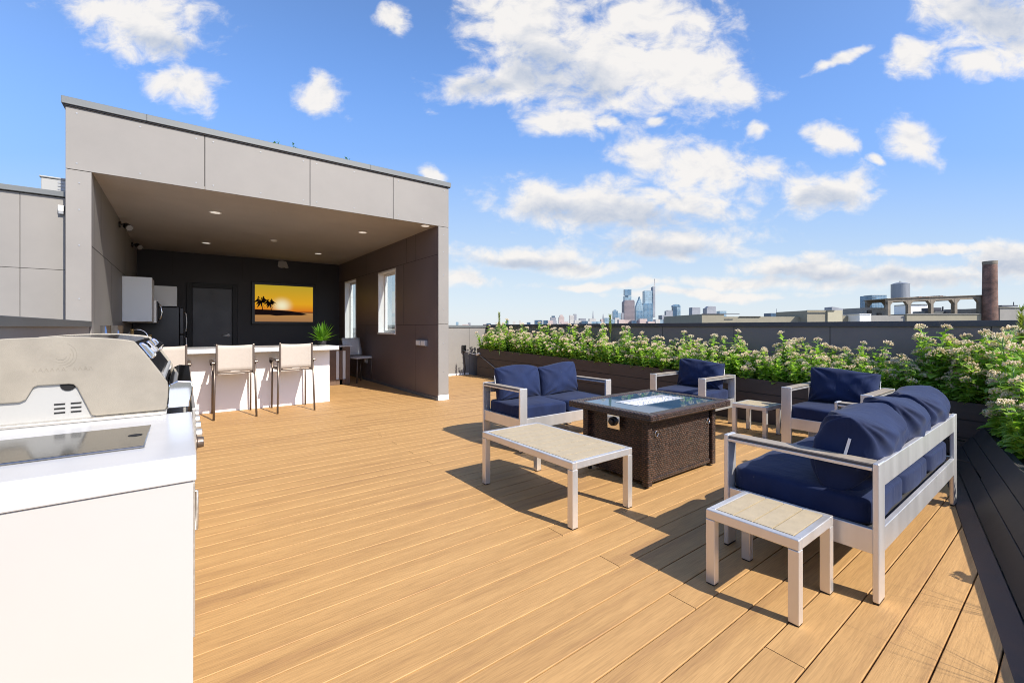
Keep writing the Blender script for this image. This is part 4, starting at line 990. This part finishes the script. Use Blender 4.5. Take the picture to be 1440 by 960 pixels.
b.add([(PX+.008, y0, 0), (PX+.008, y1-.008, 0), (PX+.008, y1-.008, ptop(y1)-.01), (PX+.008, y0, ptop(y0)-.01), (PXB, y0, 0), (PXB, y1-.008, 0), (PXB, y1-.008, ptop(y1)-.01), (PXB, y0, ptop(y0)-.01)],
      [(0, 1, 2, 3), (7, 6, 5, 4), (0, 4, 5, 1), (0, 3, 7, 4), (1, 5, 6, 2)], 1)
b.v = [(x-6.45, y-5.1, z) for x, y, z in b.v]; b.build('box', [M['planter'], M['joint']], pl1, fixn=False)
b = MB(); n = 40; rr = random.Random(2)
vs = []
for i in range(n+1):
    y = y0+.02+(y1-.05-y0-.02)*i/n
    for j in range(6): vs.append((PX+.032+(PXB-PX-.034)*j/5-6.45, y-5.1, ptop(y)-.055+rr.uniform(-.012, .012)))
b.add(vs, [(i*6+j, i*6+j+1, (i+1)*6+j+1, (i+1)*6+j) for i in range(n) for j in range(5)]); b.build('soil', M['soil'], pl1)

pl2 = thing('planter_bed', 'dark plank planter along the right edge of the deck, lowered and raked to let sun past', 'planter', (2.91, .171, 0))  # upright planter reshaped: low leaning front keeps its shadow off deck and sofa
def bed(a, bq, z):            # a along, bq away from the deck, relative to (2.91,.171)
    p = EX*a - EN*bq; return (p.x, p.y, z)
A0, A1 = -5.0, 3.86
b = MB()
for k in range(3):
    f0, f1 = k/3+.005, (k+1)/3-.005
    q = [(.22*f0, .312*f0), (.22*f1, .312*f1)]
    nb, nz_ = .817*.025, .576*.025
    vs = []
    for a in (A0, A1):
        vs += [bed(a, q[0][0], q[0][1]), bed(a, q[1][0], q[1][1]), bed(a, q[1][0]+nb, q[1][1]-nz_), bed(a, q[0][0]+nb, q[0][1]-nz_)]
    b.add(vs, [(0, 1, 5, 4), (1, 2, 6, 5), (2, 3, 7, 6), (3, 0, 4, 7), (3, 2, 1, 0), (4, 5, 6, 7)])
vs = [bed(a, *q) for a in (A0, A1) for q in ((.024, 0), (.236, .298), (.27, .298), (.27, 0))]
b.add(vs, [(0, 1, 5, 4), (1, 2, 6, 5), (2, 3, 7, 6), (3, 2, 1, 0), (4, 5, 6, 7)], 1)
b.build('box', [M['planter_dark'], M['joint']], pl2, bevel=.003, seg=1)
b = MB(); vs = []; n = 50; rr = random.Random(6)
for i in range(n+1):
    a = A0+(A1-A0)*i/n
    for j in range(7): vs.append(bed(a, .266+.69*j/6, .265+rr.uniform(-.015, .015)))
b.add(vs, [(i*7+j, i*7+j+1, (i+1)*7+j+1, (i+1)*7+j) for i in range(n) for j in range(6)]); b.build('soil', M['soil'], pl2)
b = MB(); vs = [bed(a, *q) for a in (A0, A1) for q in ((.955, -.05), (.955, .27), (1.02, .27), (1.02, -.05))]
b.add(vs, [(0, 1, 5, 4), (1, 2, 6, 5), (2, 3, 7, 6), (3, 2, 1, 0), (4, 5, 6, 7)]); b.build('rear_edge', M['planter_dark'], pl2)

# ------------------------------------------------------------------ flowers
def leaf_pts(b, p, dr, up, l, w):
    sd_ = dr.cross(up).normalized(); vs = []
    prof_ = ((0, .12), (.3, .85), (.6, 1.0), (.85, .6), (1, .05))
    for t_, ww in prof_:
        c = p + dr*l*t_ + up*(l*.18*math.sin(t_*2.6) - l*.22*t_*t_)
        vs += [c-sd_*w*ww+up*w*.25*ww, c, c+sd_*w*ww+up*w*.25*ww]
    fs = []
    for k in range(4):
        o = 3*k; fs += [(o, o+1, o+4, o+3), (o+1, o+2, o+5, o+4)]
    b.add(vs, fs, 0)
def head_mesh(seed, n=46):
    rr = random.Random(seed); b = MB()
    for i in range(n):
        r_ = math.sqrt(rr.random()); a = rr.uniform(0, 6.283)
        x, y = r_*math.cos(a)*.052, r_*math.sin(a)*.052; z = .034*(1-r_*r_)+rr.uniform(-.006, .010)
        s_ = rr.uniform(.0045, .0085); h_ = s_*rr.uniform(1.1, 1.7)
        tl = Vector((x*.35, y*.35, 0)); c = Vector((x, y, z))
        v = [c+Vector((s_, 0, 0)), c+Vector((0, s_, 0)), c+Vector((-s_, 0, 0)), c+Vector((0, -s_, 0)), c+Vector((x*.15, y*.15, h_)), c+Vector((-x*.15, -y*.15, -h_))]
        b.add(v, [(0, 1, 4), (1, 2, 4), (2, 3, 4), (3, 0, 4), (1, 0, 5), (2, 1, 5), (3, 2, 5), (0, 3, 5)], 0)
        if i % 4 == 0:
            q1 = Vector((x*.2, y*.2, -.04)); s2 = Vector((.0012, .0012, 0)); b.add([q1-s2, q1+s2, c+s2, c-s2], [(0, 1, 2, 3)], 1)
    me_o = b.build('flower_head', [M['petal'], M['stem']], fixn=False); me = me_o.data; bpy.data.objects.remove(me_o); return me
HEADS = [head_mesh(i) for i in range(4)]
def foliage_mesh(seed, h, dense=1.0):
    rr = random.Random(seed); b = MB(); tips = []
    ns = rr.randint(4, 6)
    for s_ in range(ns):
        a = rr.uniform(0, 6.283); sp = rr.uniform(.04, .15); hh = h*(1.0 if s_ == 0 else rr.uniform(.45, .92))
        pts_ = []
        for k in range(6):
            t_ = k/5; pts_.append(Vector((math.cos(a)*sp*t_*(.5+.5*t_)+.02*math.cos(a), math.sin(a)*sp*t_*(.5+.5*t_)+.02*math.sin(a), hh*t_)))
        b.tube(pts_, [.0055, .005, .0045, .004, .0035, .003], 5, 1)
        tips.append((pts_[-1], (pts_[-1]-pts_[-2]).normalized(), 1))
        nl = int(24*dense*hh/.5)
        for i in range(nl):
            t_ = .06+.88*(i+rr.random()*.6)/nl; k = min(4, int(t_*5)); p = pts_[k].lerp(pts_[k+1], t_*5-k)
            az = i*2.4+rr.uniform(-.5, .5); el = rr.uniform(-.15, .75)
            dr = Vector((math.cos(az)*math.cos(el), math.sin(az)*math.cos(el), math.sin(el)))
            up = Vector((-math.cos(az)*math.sin(el), -math.sin(az)*math.sin(el), math.cos(el)))
            sc_ = (1.15-.55*t_)*rr.uniform(.7, 1.15)
            leaf_pts(b, p, dr, up, .125*sc_, .043*sc_)
        for i in range(rr.randint(0, 1)):
            t_ = rr.uniform(.62, .86); k = min(4, int(t_*5)); p = pts_[k].lerp(pts_[k+1], t_*5-k)
            az = rr.uniform(0, 6.283); q1 = p + Vector((math.cos(az)*.06, math.sin(az)*.06, .08)); b.tube([p, p.lerp(q1, .6)+Vector((0, 0, -.01)), q1], .0025, 4, 1)
            tips.append((q1, (q1-p).normalized(), rr.uniform(.6, .85)))
    o = b.build('foliage', [M['leaf'], M['stem']], fixn=False, smooth=True); me = o.data; bpy.data.objects.remove(o); return me, tips
PLANTS = [foliage_mesh(100+i, h) for i, h in enumerate((.52, .60, .66, .72, .46, .56))]
LOW = [foliage_mesh(200+i, h, 1.5) for i, h in enumerate((.26, .32, .38))]
prnd = random.Random(77)
def plant(x, y, z, kind_, sc, label, group, nhead=99):
    me, tips = kind_
    r_ = thing('flowering_plant', label, 'plant', (x, y, z), prnd.uniform(0, 6.283), group); r_.scale = (sc, sc, sc)
    o = bpy.data.objects.new('foliage', me); COL.objects.link(o); o.parent = r_
    for i, (p, d_, s_) in enumerate(tips[:nhead]):
        hobj = bpy.data.objects.new('flower_head', prnd.choice(HEADS)); COL.objects.link(hobj); hobj.parent = r_; hobj.location = p
        hobj.rotation_euler = Vector((d_.x, d_.y, max(.5, d_.z))).to_track_quat('Z', 'Y').to_euler(); k = s_*prnd.uniform(.80, 1.08); hobj.scale = (k, k, k)
    return r_
GRP = 'flowering plants in the long planter'
y = .62
while y < 9.62:
    t_ = (y-1)/8.6
    for row in range(3):
        if row == 2 and prnd.random() < .45 - .35*t_: continue
        x = PX+.075+.165*row+prnd.uniform(-.03, .03); yy = y+prnd.uniform(-.06, .06)
        kd = prnd.choice(PLANTS if row else (PLANTS[0], PLANTS[4], PLANTS[5]))
        sc = prnd.uniform(.78, .98)*(1+.16*t_)*(.82 if row == 0 else 1)
        lab = ('leafy pale pink flowering plant at the front edge of the long planter' if row == 0 else 'pale pink flowering plant in the middle of the long planter' if row == 1 else 'tall pale pink flowering plant against the dark parapet')
        plant(min(x, PXB-.06), min(yy, 9.6), ptop(yy)-.06, kd, sc, lab, GRP + (' front edge', ' middle', ' rear')[row])
    y += prnd.uniform(.135, .175)
# corner clump in the right bed : large heads close together
def bedw(x, bq): return bedY(x) - bq/.98
for i in range(16):
    x = prnd.uniform(6.24, 6.68); yv = prnd.uniform(.52, 1.15)
    plant(x, yv, .50, prnd.choice(PLANTS), prnd.uniform(.9, 1.2), 'tall pale pink flowering plant massed at the near end of the long planter', 'flowering plants at the near end of the long planter')
for i in range(56):
    x = prnd.uniform(5.0, 6.70); bq = prnd.uniform(.33, .90)
    yv = bedw(x, bq); hgt = min(.95, .50 + (x-5.0)*.33)
    sc = hgt/.6*prnd.uniform(.85, 1.1)
    plant(x, yv, .255, prnd.choice(PLANTS), max(.6, min(1.45, sc)), 'large pale pink flowering plant massed in the corner of the right planter', 'flowering plants in the planter corner')
for i in range(26):
    x = prnd.uniform(3.1, 5.5); bq = prnd.uniform(.42, .92)
    plant(x, bedw(x, bq), .255, prnd.choice(LOW), prnd.uniform(.7, 1.0), 'low leafy plant in the raked right planter', 'low plants in the right planter', 2)
for i in range(16):
    x = prnd.uniform(4.9, 5.9); bq = prnd.uniform(.31, .5)
    plant(x, bedw(x, bq), .255, prnd.choice(PLANTS), prnd.uniform(.7, 1.0), 'pale pink flowering plant leaning over the raked front of the right planter', 'flowering plants leaning over the right planter edge')
# ornamental grass
def grass_mesh(seed, n, h, spread):
    rr = random.Random(seed); b = MB()
    for i in range(n):
        a = rr.uniform(0, 6.283); hh = h*rr.uniform(.55, 1); sp = spread*rr.uniform(.2, 1); w_ = rr.uniform(.0015, .003); sd_ = Vector((-math.sin(a), math.cos(a), 0)); vs = []
        for k in range(6):
            t_ = k/5; c = Vector((math.cos(a)*sp*t_**1.7, math.sin(a)*sp*t_**1.7, hh*t_-.25*sp*t_**3)); ww = w_*(1-t_*.85); vs += [c-sd_*ww, c+sd_*ww]
        b.add(vs, [(2*k, 2*k+1, 2*k+3, 2*k+2) for k in range(5)])
    return b
for i, (x, bq, h, lab) in enumerate(((2.45, .45, .62, 'thin ornamental grass clump in the near right planter'), (3.0, .42, .55, 'thin ornamental grass clump in the right planter behind the sofa'))):
    tag(grass_mesh(40+i, 26, h, .35).build('grass_clump', M['grass'], loc=(x, bedw(x, bq), .24), fixn=False), lab, 'grass')
def plume(px, py, d, lab, sd_):
    x, y_ = far(px, d); r_ = thing('grass_plume', lab, 'plant', (x, y_, .6)); rr = random.Random(sd_); top = zat(py, d)-.6; b = MB()
    b.tube([(0, 0, 0), (0, 0, top*.6), (.005, 0, top)], [.006, .005, .002], 6); b.build('stem', M['stem'], r_)
    b = MB()
    for i in range(120):
        z = top-rr.uniform(0, .34); a = rr.uniform(0, 6.283); l = .085; q1 = Vector((math.cos(a)*l*.5, math.sin(a)*l*.5, z+l*.8)); p = Vector((0, 0, z)); s_ = Vector((-math.sin(a), math.cos(a), 0))*.009
        b.add([p-s_, p+s_, q1], [(0, 1, 2)])
    b.build('spike', M['grass'], r_, fixn=False)
plume(702, 441, 10.6, 'green spiky sprig above the far left end of the planter', 1)
plume(858, 445, 8.5, 'green spiky sprig rising before the skyline towers', 2)
plume(1436, 436, 4.2, 'bright green bushy sprig at the right end of the dark parapet', 3)

# cables
b = MB(); b.tube([(6.02, 10.125, .66), (6.01, 10.11, .55), (6.03, 10.10, .35), (6.05, 10.10, .18), (6.04, 10.12, .02)], .012, 8)
cb_ = thing('power_cord', 'black power cord with a white plug hanging from the outlet on the sunlit parapet', 'cord', (6.0, 10.1, .5))
b.v = [(x-6.0, y-10.1, z-.5) for x, y, z in b.v]; b.build('cord', M['rubber'], cb_, smooth=True)
b = MB(); b.tube([(.02, 0, .14), (.10, -.25, .08), (.14, -.42, .06)], .010, 8); b.build('plug_lead', M['white_plastic'], cb_, smooth=True)
b = MB(); b.cyl((.14, -.42, .06), (.17, -.52, .10), .03, n=12); b.build('plug', M['white_plastic'], cb_)
ob = MB(); ob.box(5.96, 10.10, .62, 6.08, 10.146, .80); tag(ob.build('outlet_box', M['black'], bevel=.006), 'black outdoor outlet box on the sunlit beige parapet', 'outlet')
b = MB(); b.tube([(6.183, 9.6, .55), (6.165, 9.3, .44), (6.165, 8.9, .28), (6.165, 8.5, .18)], .009, 8); tag(b.build('irrigation_line', M['greyplastic'], smooth=True), 'thin grey irrigation tube running down the left end of the planter', 'tube')
def cpt(px, py, d): x_, y_ = far(px, d); return (x_, y_, zat(py, d))
b = MB(); b.tube([cpt(1322, 640, 4.0), cpt(1316, 622, 3.9), cpt(1330, 616, 3.85), cpt(1345, 618, 3.85), cpt(1356, 620, 3.85)], .006, 8)
b.tube([cpt(1322, 640, 4.0), cpt(1318, 620, 3.9), cpt(1334, 613, 3.8), cpt(1348, 607, 3.78)], .005, 8); b.tube([cpt(1322, 640, 4.0), (4.93, .56, .22), (4.95, .50, .09)], .005, 8)
tag(b.build('loose_cable', M['rubber'], smooth=True), 'loose black cable ends sticking out behind the far rear leg of the sofa', 'cable')

# ------------------------------------------------------------------ the industrial roofs across the street (about 120 m away)
def bx(name, label, cat, parts, d, x_ref, group=None):
    """parts: (part name, px x0, px x1, px ytop, px ybottom or None, depth offset, thickness, material)"""
    X, Y = far(x_ref, d); r0 = (x_ref-720)/F_PX*d
    o = thing(name, label, cat, (X, Y, GZ), VIEW, group)
    for nm, x0, x1, yt, yb, dd_, th, m_ in parts:
        dz = d+dd_; b = MB(); za = zat(yt, dz)-GZ; zb = 0 if yb is None else zat(yb, dz)-GZ
        b.box((x0-720)/F_PX*dz-r0, dd_, zb, (x1-720)/F_PX*dz-r0, dd_+th, za); b.build(nm, m_, o)
    return o
D = 120.0
bx('warehouse', 'long low beige block warehouse roofline behind the parapet', 'warehouse', [
    ('wall', 987, 1018, 441.6, None, 0, 30, M['cmu']), ('wall', 1018.05, 1135, 445.2, None, 1, 30, M['cmu']), ('wall', 1135.1, 1185, 436.5, None, -2, 14, M['cmu']), ('wall', 1164, 1184.6, 436.0, None, -2.4, .39, M['cmu_lit']),  # last wall is a thin lighter slab, sunlight painted into its colour
    ('wall', 1185.1, 1210, 444.0, None, 1, 30, M['cmu']), ('roof_edge', 987, 1040, 441.0, 441.7, -.2, .19, M['coping_dark']), ('roof_edge', 1040, 1070, 444.6, 445.3, .7, .29, M['black']), ('roof_edge', 1135, 1175, 435.9, 436.6, -2.7, .29, M['coping'])], D, 1100)
bx('warehouse', 'tan block factory wall under the concrete frame', 'warehouse', [
    ('wall', 1225, 1275, 443.2, None, 0, 30, M['cmu_grey']), ('wall', 1275.05, 1380, 441.5, None, -.5, 30, M['cmu']), ('roof_edge', 1275.05, 1380, 441.0, 441.7, -.8, .29, M['cmu_grey'])], D, 1300)
bx('roof_shed', 'small white roof shed on the beige warehouse', 'shed', [('wall', 1209, 1225, 442, None, -3, 6, M['cabwhite']), ('roof', 1208.6, 1225.4, 441.2, 442, -3.2, 6.4, M['white'])], D, 1217)
bx('roof_shed', 'grey roof shed with dark doorway left of the water tank', 'shed', [('wall', 1215, 1248, 432.6, None, 6, 8, M['cmu_grey']), ('doorway', 1220, 1226, 436, 443, 5.8, .19, M['black']), ('louver', 1234, 1240, 440, 443, 5.7, .29, M['black'])], D, 1230)
bx('factory_block', 'white rooftop block seen through the concrete frame', 'building', [('wall', 1280, 1305, 428.5, None, 22, 6, M['cabwhite']), ('roof_edge', 1280, 1306, 427.8, 428.6, 21.7, 6, M['coping'])], D, 1292)
bx('factory_block', 'plain beige factory block right of the brick chimney', 'building', [('wall', 1406, 1500, 432.5, None, 0, 30, M['cmu_grey']), ('roof_edge', 1405.6, 1500, 431.9, 432.6, -.3, .29, M['cmu'])], D, 1440)
bx('rooftop_unit', 'long flat dark roof unit on the beige block right of the chimney', 'AC unit', [('housing', 1409, 1431.5, 429.0, 431, 3, 3, M['coping_dark']), ('antenna', 1425.5, 1426.2, 424.5, 429, 4, .15, M['coping_dark'])], D, 1420)
bx('rooftop_unit', 'low dark roof machinery behind the right arches of the concrete frame', 'AC unit', [('housing', 1346, 1374, 434.5, 437.5, 14, 4, M['coping_dark']), ('base', 1300, 1378, 437.6, 441, 15, 4, M['coping'])], D, 1360)
bx('rooftop_unit', 'dark blue roof machinery behind the middle arch of the concrete frame', 'AC unit', [('housing', 1313, 1324, 432.5, 437, 13, 4, M['coping_dark']), ('pipe', 1326, 1327, 431, 437, 13, .3, M['coping_dark'])], D, 1318)
# concrete frame
X, Y = far(1312, D); r0 = (1312-720)/F_PX*D
cf = thing('concrete_frame', 'old tan concrete trestle frame with arched openings beside the brick chimney', 'trestle', (X, Y, GZ), VIEW)
def rx(p, dz=D): return (p-720)/F_PX*dz-r0
def zz(p, dz=D): return zat(p, dz)-GZ
for dd_, mt in ((0, M['concrete']), (7.0, M['concrete'])):
    dz = D+dd_; cols_ = [1250.5, 1279, 1311, 1344.5, 1379]
    off = 0 if dd_ == 0 else 6
    for c in cols_:
        b = MB(); b.box(rx(c-1.9), dd_, zz(444), rx(c+1.9), dd_+.8, zz(421+(1311-c)*.022)); b.build('column', mt, cf)
    b = MB(); pts_ = []
    yb = lambda p: 424.2-(p-1250)*.030
    pts_ += [(rx(1247.5), zz(420.3)), (rx(1381), zz(415.3)), (rx(1381), zz(yb(1381)))]
    for c0, c1 in reversed(list(zip(cols_, cols_[1:]))):
        pts_ += [(rx(c1-1.9), zz(yb(c1)+5.0)), (rx(c1-6), zz(yb(c1))), (rx(c0+6), zz(yb(c0))), (rx(c0+1.9), zz(yb(c0)+5.0))]
    pts_ += [(rx(1248.6), zz(yb(1248)+4)), (rx(1248.6), zz(yb(1248)))]
    b.prism(pts_, 'y', dd_+.05, dd_+.75); b.build('beam', mt, cf)
b = MB(); b.add([(rx(1247), -.3, zz(420.3)), (rx(1381.5), -.3, zz(415.3)), (rx(1381.5), 8.2, zz(415.3)), (rx(1247), 8.2, zz(420.3)), (rx(1247), -.3, zz(419.6)), (rx(1381.5), -.3, zz(414.6)), (rx(1381.5), 8.2, zz(414.6)), (rx(1247), 8.2, zz(419.6))],
        [(3, 2, 1, 0), (4, 5, 6, 7), (0, 1, 5, 4), (1, 2, 6, 5), (2, 3, 7, 6), (3, 0, 4, 7)]); b.build('deck_slab', M['concrete'], cf)
b = MB(); rr = random.Random(3)
for i in range(34):
    p = rr.uniform(1285, 1345); s_ = rr.uniform(.12, .32); t_ = (p-1247)/134
    b.box(rx(p), 1+rr.uniform(0, 5), zz(419.6-5*t_)-.02, rx(p)+s_*2.2, 1.6+rr.uniform(0, 5)+s_, zz(419.6-5*t_)+s_)
o = b.build('rubble', M['brick'], cf); o['kind'] = 'stuff'
X, Y = far(1266, D+3); tk = thing('water_tank', 'round grey metal water tank on the concrete frame', 'water tank', (X, Y, zat(419.0, D+3)))
r_ = 10.3/F_PX*(D+3); h_ = (419-399.5)/F_PX*(D+3)
b = MB(); lathe(b, [(r_, 0), (r_, h_)], 0, 0, 0, 40); b.build('body', M['tank'], tk, smooth=False)
b = MB(); lathe(b, [(r_*1.02, h_+.005), (r_*.6, h_+.35), (r_*.1, h_+.55)], 0, 0, 0, 40); b.build('roof', M['tank'], tk)
b = MB(); b.tube([(-1.0, 0, h_+.4), (-.6, 0, h_+.8), (.6, 0, h_+.8), (1.0, 0, h_+.4)], .06, 6); b.build('hatch_rail', M['coping'], tk)
X, Y = far(1392, D-1); ch = thing('brick_chimney', 'tall round red brick chimney stack on the right skyline', 'chimney', (X, Y, GZ))
hz = zat(367.5, D-1)-GZ; rb = 7.7/F_PX*(D-1); zb_ = zat(449, D-1)-GZ
b = MB(); lathe(b, [(rb*1.12, 0), (rb*1.06, zb_), (rb*.955, hz-.9)], 0, 0, 0, 48); b.build('shaft', M['brick'], ch)
b = MB(); lathe(b, [(rb*.975, hz-.88), (rb*1.0, hz-.5), (rb*1.02, hz), (rb*.7, hz), (rb*.7, hz-.6)], 0, 0, 0, 48); b.build('cap', M['concrete'], ch)

# ------------------------------------------------------------------ far skyline
def tower(label, x0, x1, yt, m_, d=2900, group='downtown towers on the horizon', cat='tower', name='office_tower', extra=(), th=None):
    xr = (x0+x1)/2; X, Y = far(xr, d); r0 = (xr-720)/F_PX*d; o = thing(name, label, cat, (X, Y, GZ), VIEW, group)
    w_ = (x1-x0)/F_PX*d; th = th or w_
    b = MB(); b.box(-w_/2, 0, 0, w_/2, th, zat(yt, d)-GZ); b.build('shaft', m_, o)
    for e_ in extra: e_(o, r0, d)
    return o
def blk(nm, x0, x1, y0, y1, m_, dd_=-3, th=30):
    def f_(o, r0, d):
        b = MB(); k = d/F_PX; b.box((x0-720)*k-r0, dd_, zat(y1, d)-GZ, (x1-720)*k-r0, dd_+th, zat(y0, d)-GZ); b.build(nm, m_, o)
    return f_
def poly(nm, pts_, m_, dd_=-3, th=30):
    def f_(o, r0, d):
        b = MB(); k = d/F_PX; b.prism([((x-720)*k-r0, zat(y_, d)-GZ) for x, y_ in pts_], 'y', dd_, dd_+th); b.build(nm, m_, o)
    return f_
tower('pale glass skyscraper with a notched square top behind the red granite tower', 878.6, 888, 416, M['f_glass2'], 3000, extra=(blk('crown', 879, 888, 406.8, 415, M['f_glass'], 2, 40), blk('notch', 879.3, 883.5, 415, 417, M['f_dark'], -3, 8)))
tower('flat topped red granite skyscraper left of the spired towers', 878, 892.5, 424, M['f_brown'], 2800, extra=(poly('crown', [(878, 424), (892.5, 424), (891.6, 421.8), (880, 421.8)], M['f_brown'], 0, 60),))
tower('blue glass tower with a pointed stepped crown', 894.5, 904.2, 437, M['f_glass'], 2850, extra=(poly('crown', [(894.5, 437), (904.2, 437), (904.2, 431), (902.2, 425), (900.6, 420), (900, 417), (899.4, 420), (897.2, 425), (895, 431)], M['f_glass2'], 2, 35),))
tower('tallest glass skyscraper of the skyline with a slim spire', 904.7, 918, 426, M['f_glass'], 2900, extra=(blk('upper_block', 906.8, 918.3, 408.6, 426, M['f_glass2'], 3, 50), blk('core', 918.3, 921.3, 403, 446, M['f_grey'], -2, 45), poly('spire', [(920.0, 403), (921.3, 403), (921.0, 392), (920.7, 392)], M['f_pale'], 0, 8)))
tower('dark glass tower with a rounded barrel top right of the spired skyscraper', 946.5, 952, 431, M['f_dark'], 2850, extra=(poly('barrel_top', [(946.5, 431.1), (957.2, 431.1), (956.4, 429), (954, 427.9), (950, 427.7), (947.6, 429)], M['f_glass'], 0, 40), blk('side_wing', 952, 957.2, 431.1, 449, M['f_glass2'], 2, 36)))
tower('stepped grey office block left of the barrel topped tower', 931, 946.3, 443, M['f_grey'], 2820, extra=(blk('upper_block', 937, 946.3, 437, 443, M['f_grey'], 4, 30), blk('penthouse', 939, 945, 436, 437, M['f_grey'], 6, 20)))
tower('plain grey slab tower right of the barrel topped tower', 973.5, 985, 432.2, M['f_grey'], 2700)
tower('grey tower with a sloping top behind the beige warehouse', 994, 1007, 433.2, M['f_grey'], 2700, extra=(poly('crown', [(994, 433.2), (1007, 433.2), (1006.5, 430.8), (997, 430.4)], M['f_grey'], 0, 40),))
tower('faint pale tower rising behind the beige warehouse', 1012, 1021.5, 437.2, M['f_glass2'], 3300)
tower('cluster like blue glass tower left of the red granite tower', 862.5, 869, 437, M['f_glass'], 2750, extra=(blk('wing', 869, 873, 440, 455, M['f_glass2'], 2, 30), blk('penthouse', 864, 867, 435.5, 437, M['f_glass'], 5, 14)))
tower('slim dark slab left of the red granite tower', 874, 877, 440, M['f_grey'], 2750)
tower('tan stone tower with a pointed cap far left on the skyline', 786, 793.5, 446, M['f_pink'], 2600, extra=(poly('crown', [(786.5, 446), (793, 446), (791, 442.6), (788, 442.6)], M['f_pink'], 0, 25),))
tower('dark square block left of the tan stone tower', 774.5, 782, 446, M['f_grey'], 2600, extra=(blk('penthouse', 776, 780.5, 444, 446, M['f_dark'], 4, 20),))
tower('pale twin topped block right of the tan stone tower', 801, 807, 443, M['f_pale'], 2600, extra=(blk('dark_wing', 807, 811, 441.5, 457, M['f_grey'], 2, 25),))
tower('grey office block under the thin lattice mast', 815, 824, 447.5, M['f_grey'], 2600)
tower('squat stone block carrying a thin dark mast', 829, 838, 448, M['f_pale'], 2600, extra=(poly('mast', [(833.2, 448), (835, 448), (834.4, 437), (833.9, 437)], M['f_grey'], 2, 5),))
tower('pale church like block with a short spire', 845, 851, 448.5, M['f_pink'], 2600, extra=(poly('spire', [(847.5, 448.5), (849.5, 448.5), (848.7, 441.5), (848.3, 441.5)], M['f_grey'], 2, 8),))
tower('blue glass slab with lettering band, alone left of the water tank', 1226, 1246.8, 415.2, M['f_glass'], 2500, extra=(blk('sign_band', 1227.2, 1232, 417.6, 418.6, M['f_dark'], -4, 3), blk('parapet', 1225.9, 1246.9, 414.8, 415.3, M['f_grey'], -2, 60)))
tower('blue glass block with a slanted roof left of the slab tower', 1170.5, 1194.5, 437, M['f_glass'], 2500, extra=(poly('slanted_roof', [(1169.5, 437.1), (1194.5, 437.1), (1194.5, 435.7), (1171, 431.3), (1169.5, 432)], M['f_grey'], -2, 60), blk('white_wing', 1194.5, 1199.5, 434.5, 450, M['f_pale'], 2, 40)))
tower('low dark blue block alone above the warehouse roofline', 1084, 1101, 440.2, M['f_dark'], 2500, extra=(poly('mast', [(1092.2, 440.2), (1092.7, 440.2), (1092.5, 434)], M['f_grey'], 2, 3),))
rr = random.Random(15); x = 752.0; mats_ = [M['f_pale'], M['f_grey'], M['f_glass2'], M['f_pink'], M['f_pale'], M['f_dark']]
while x < 984:
    w_ = rr.uniform(4, 11); tower('small low block in the pale band of buildings below the towers', x, x+w_, rr.uniform(446.5, 452.5) if x > 815 else rr.uniform(450, 455), rr.choice(mats_), rr.uniform(2300, 2550), 'low blocks at the foot of the skyline', 'building', 'city_block', th=40); x += w_*rr.uniform(.85, 1.2)
for x, w_, y_ in ((641, 3, 452.5), (650, 9, 456), (658, 3, 453.6), (679, 4, 455), (684, 6, 454.5), (696, 3, 453), (712, 3, 450), (721, 4, 451.5), (730, 3, 450.5), (741, 5, 453)):
    tower('tiny distant block on the horizon between the pavilion and the skyline', x, x+w_, y_, rr.choice(mats_), 2600, 'tiny blocks on the left horizon', 'building', 'city_block', th=40)
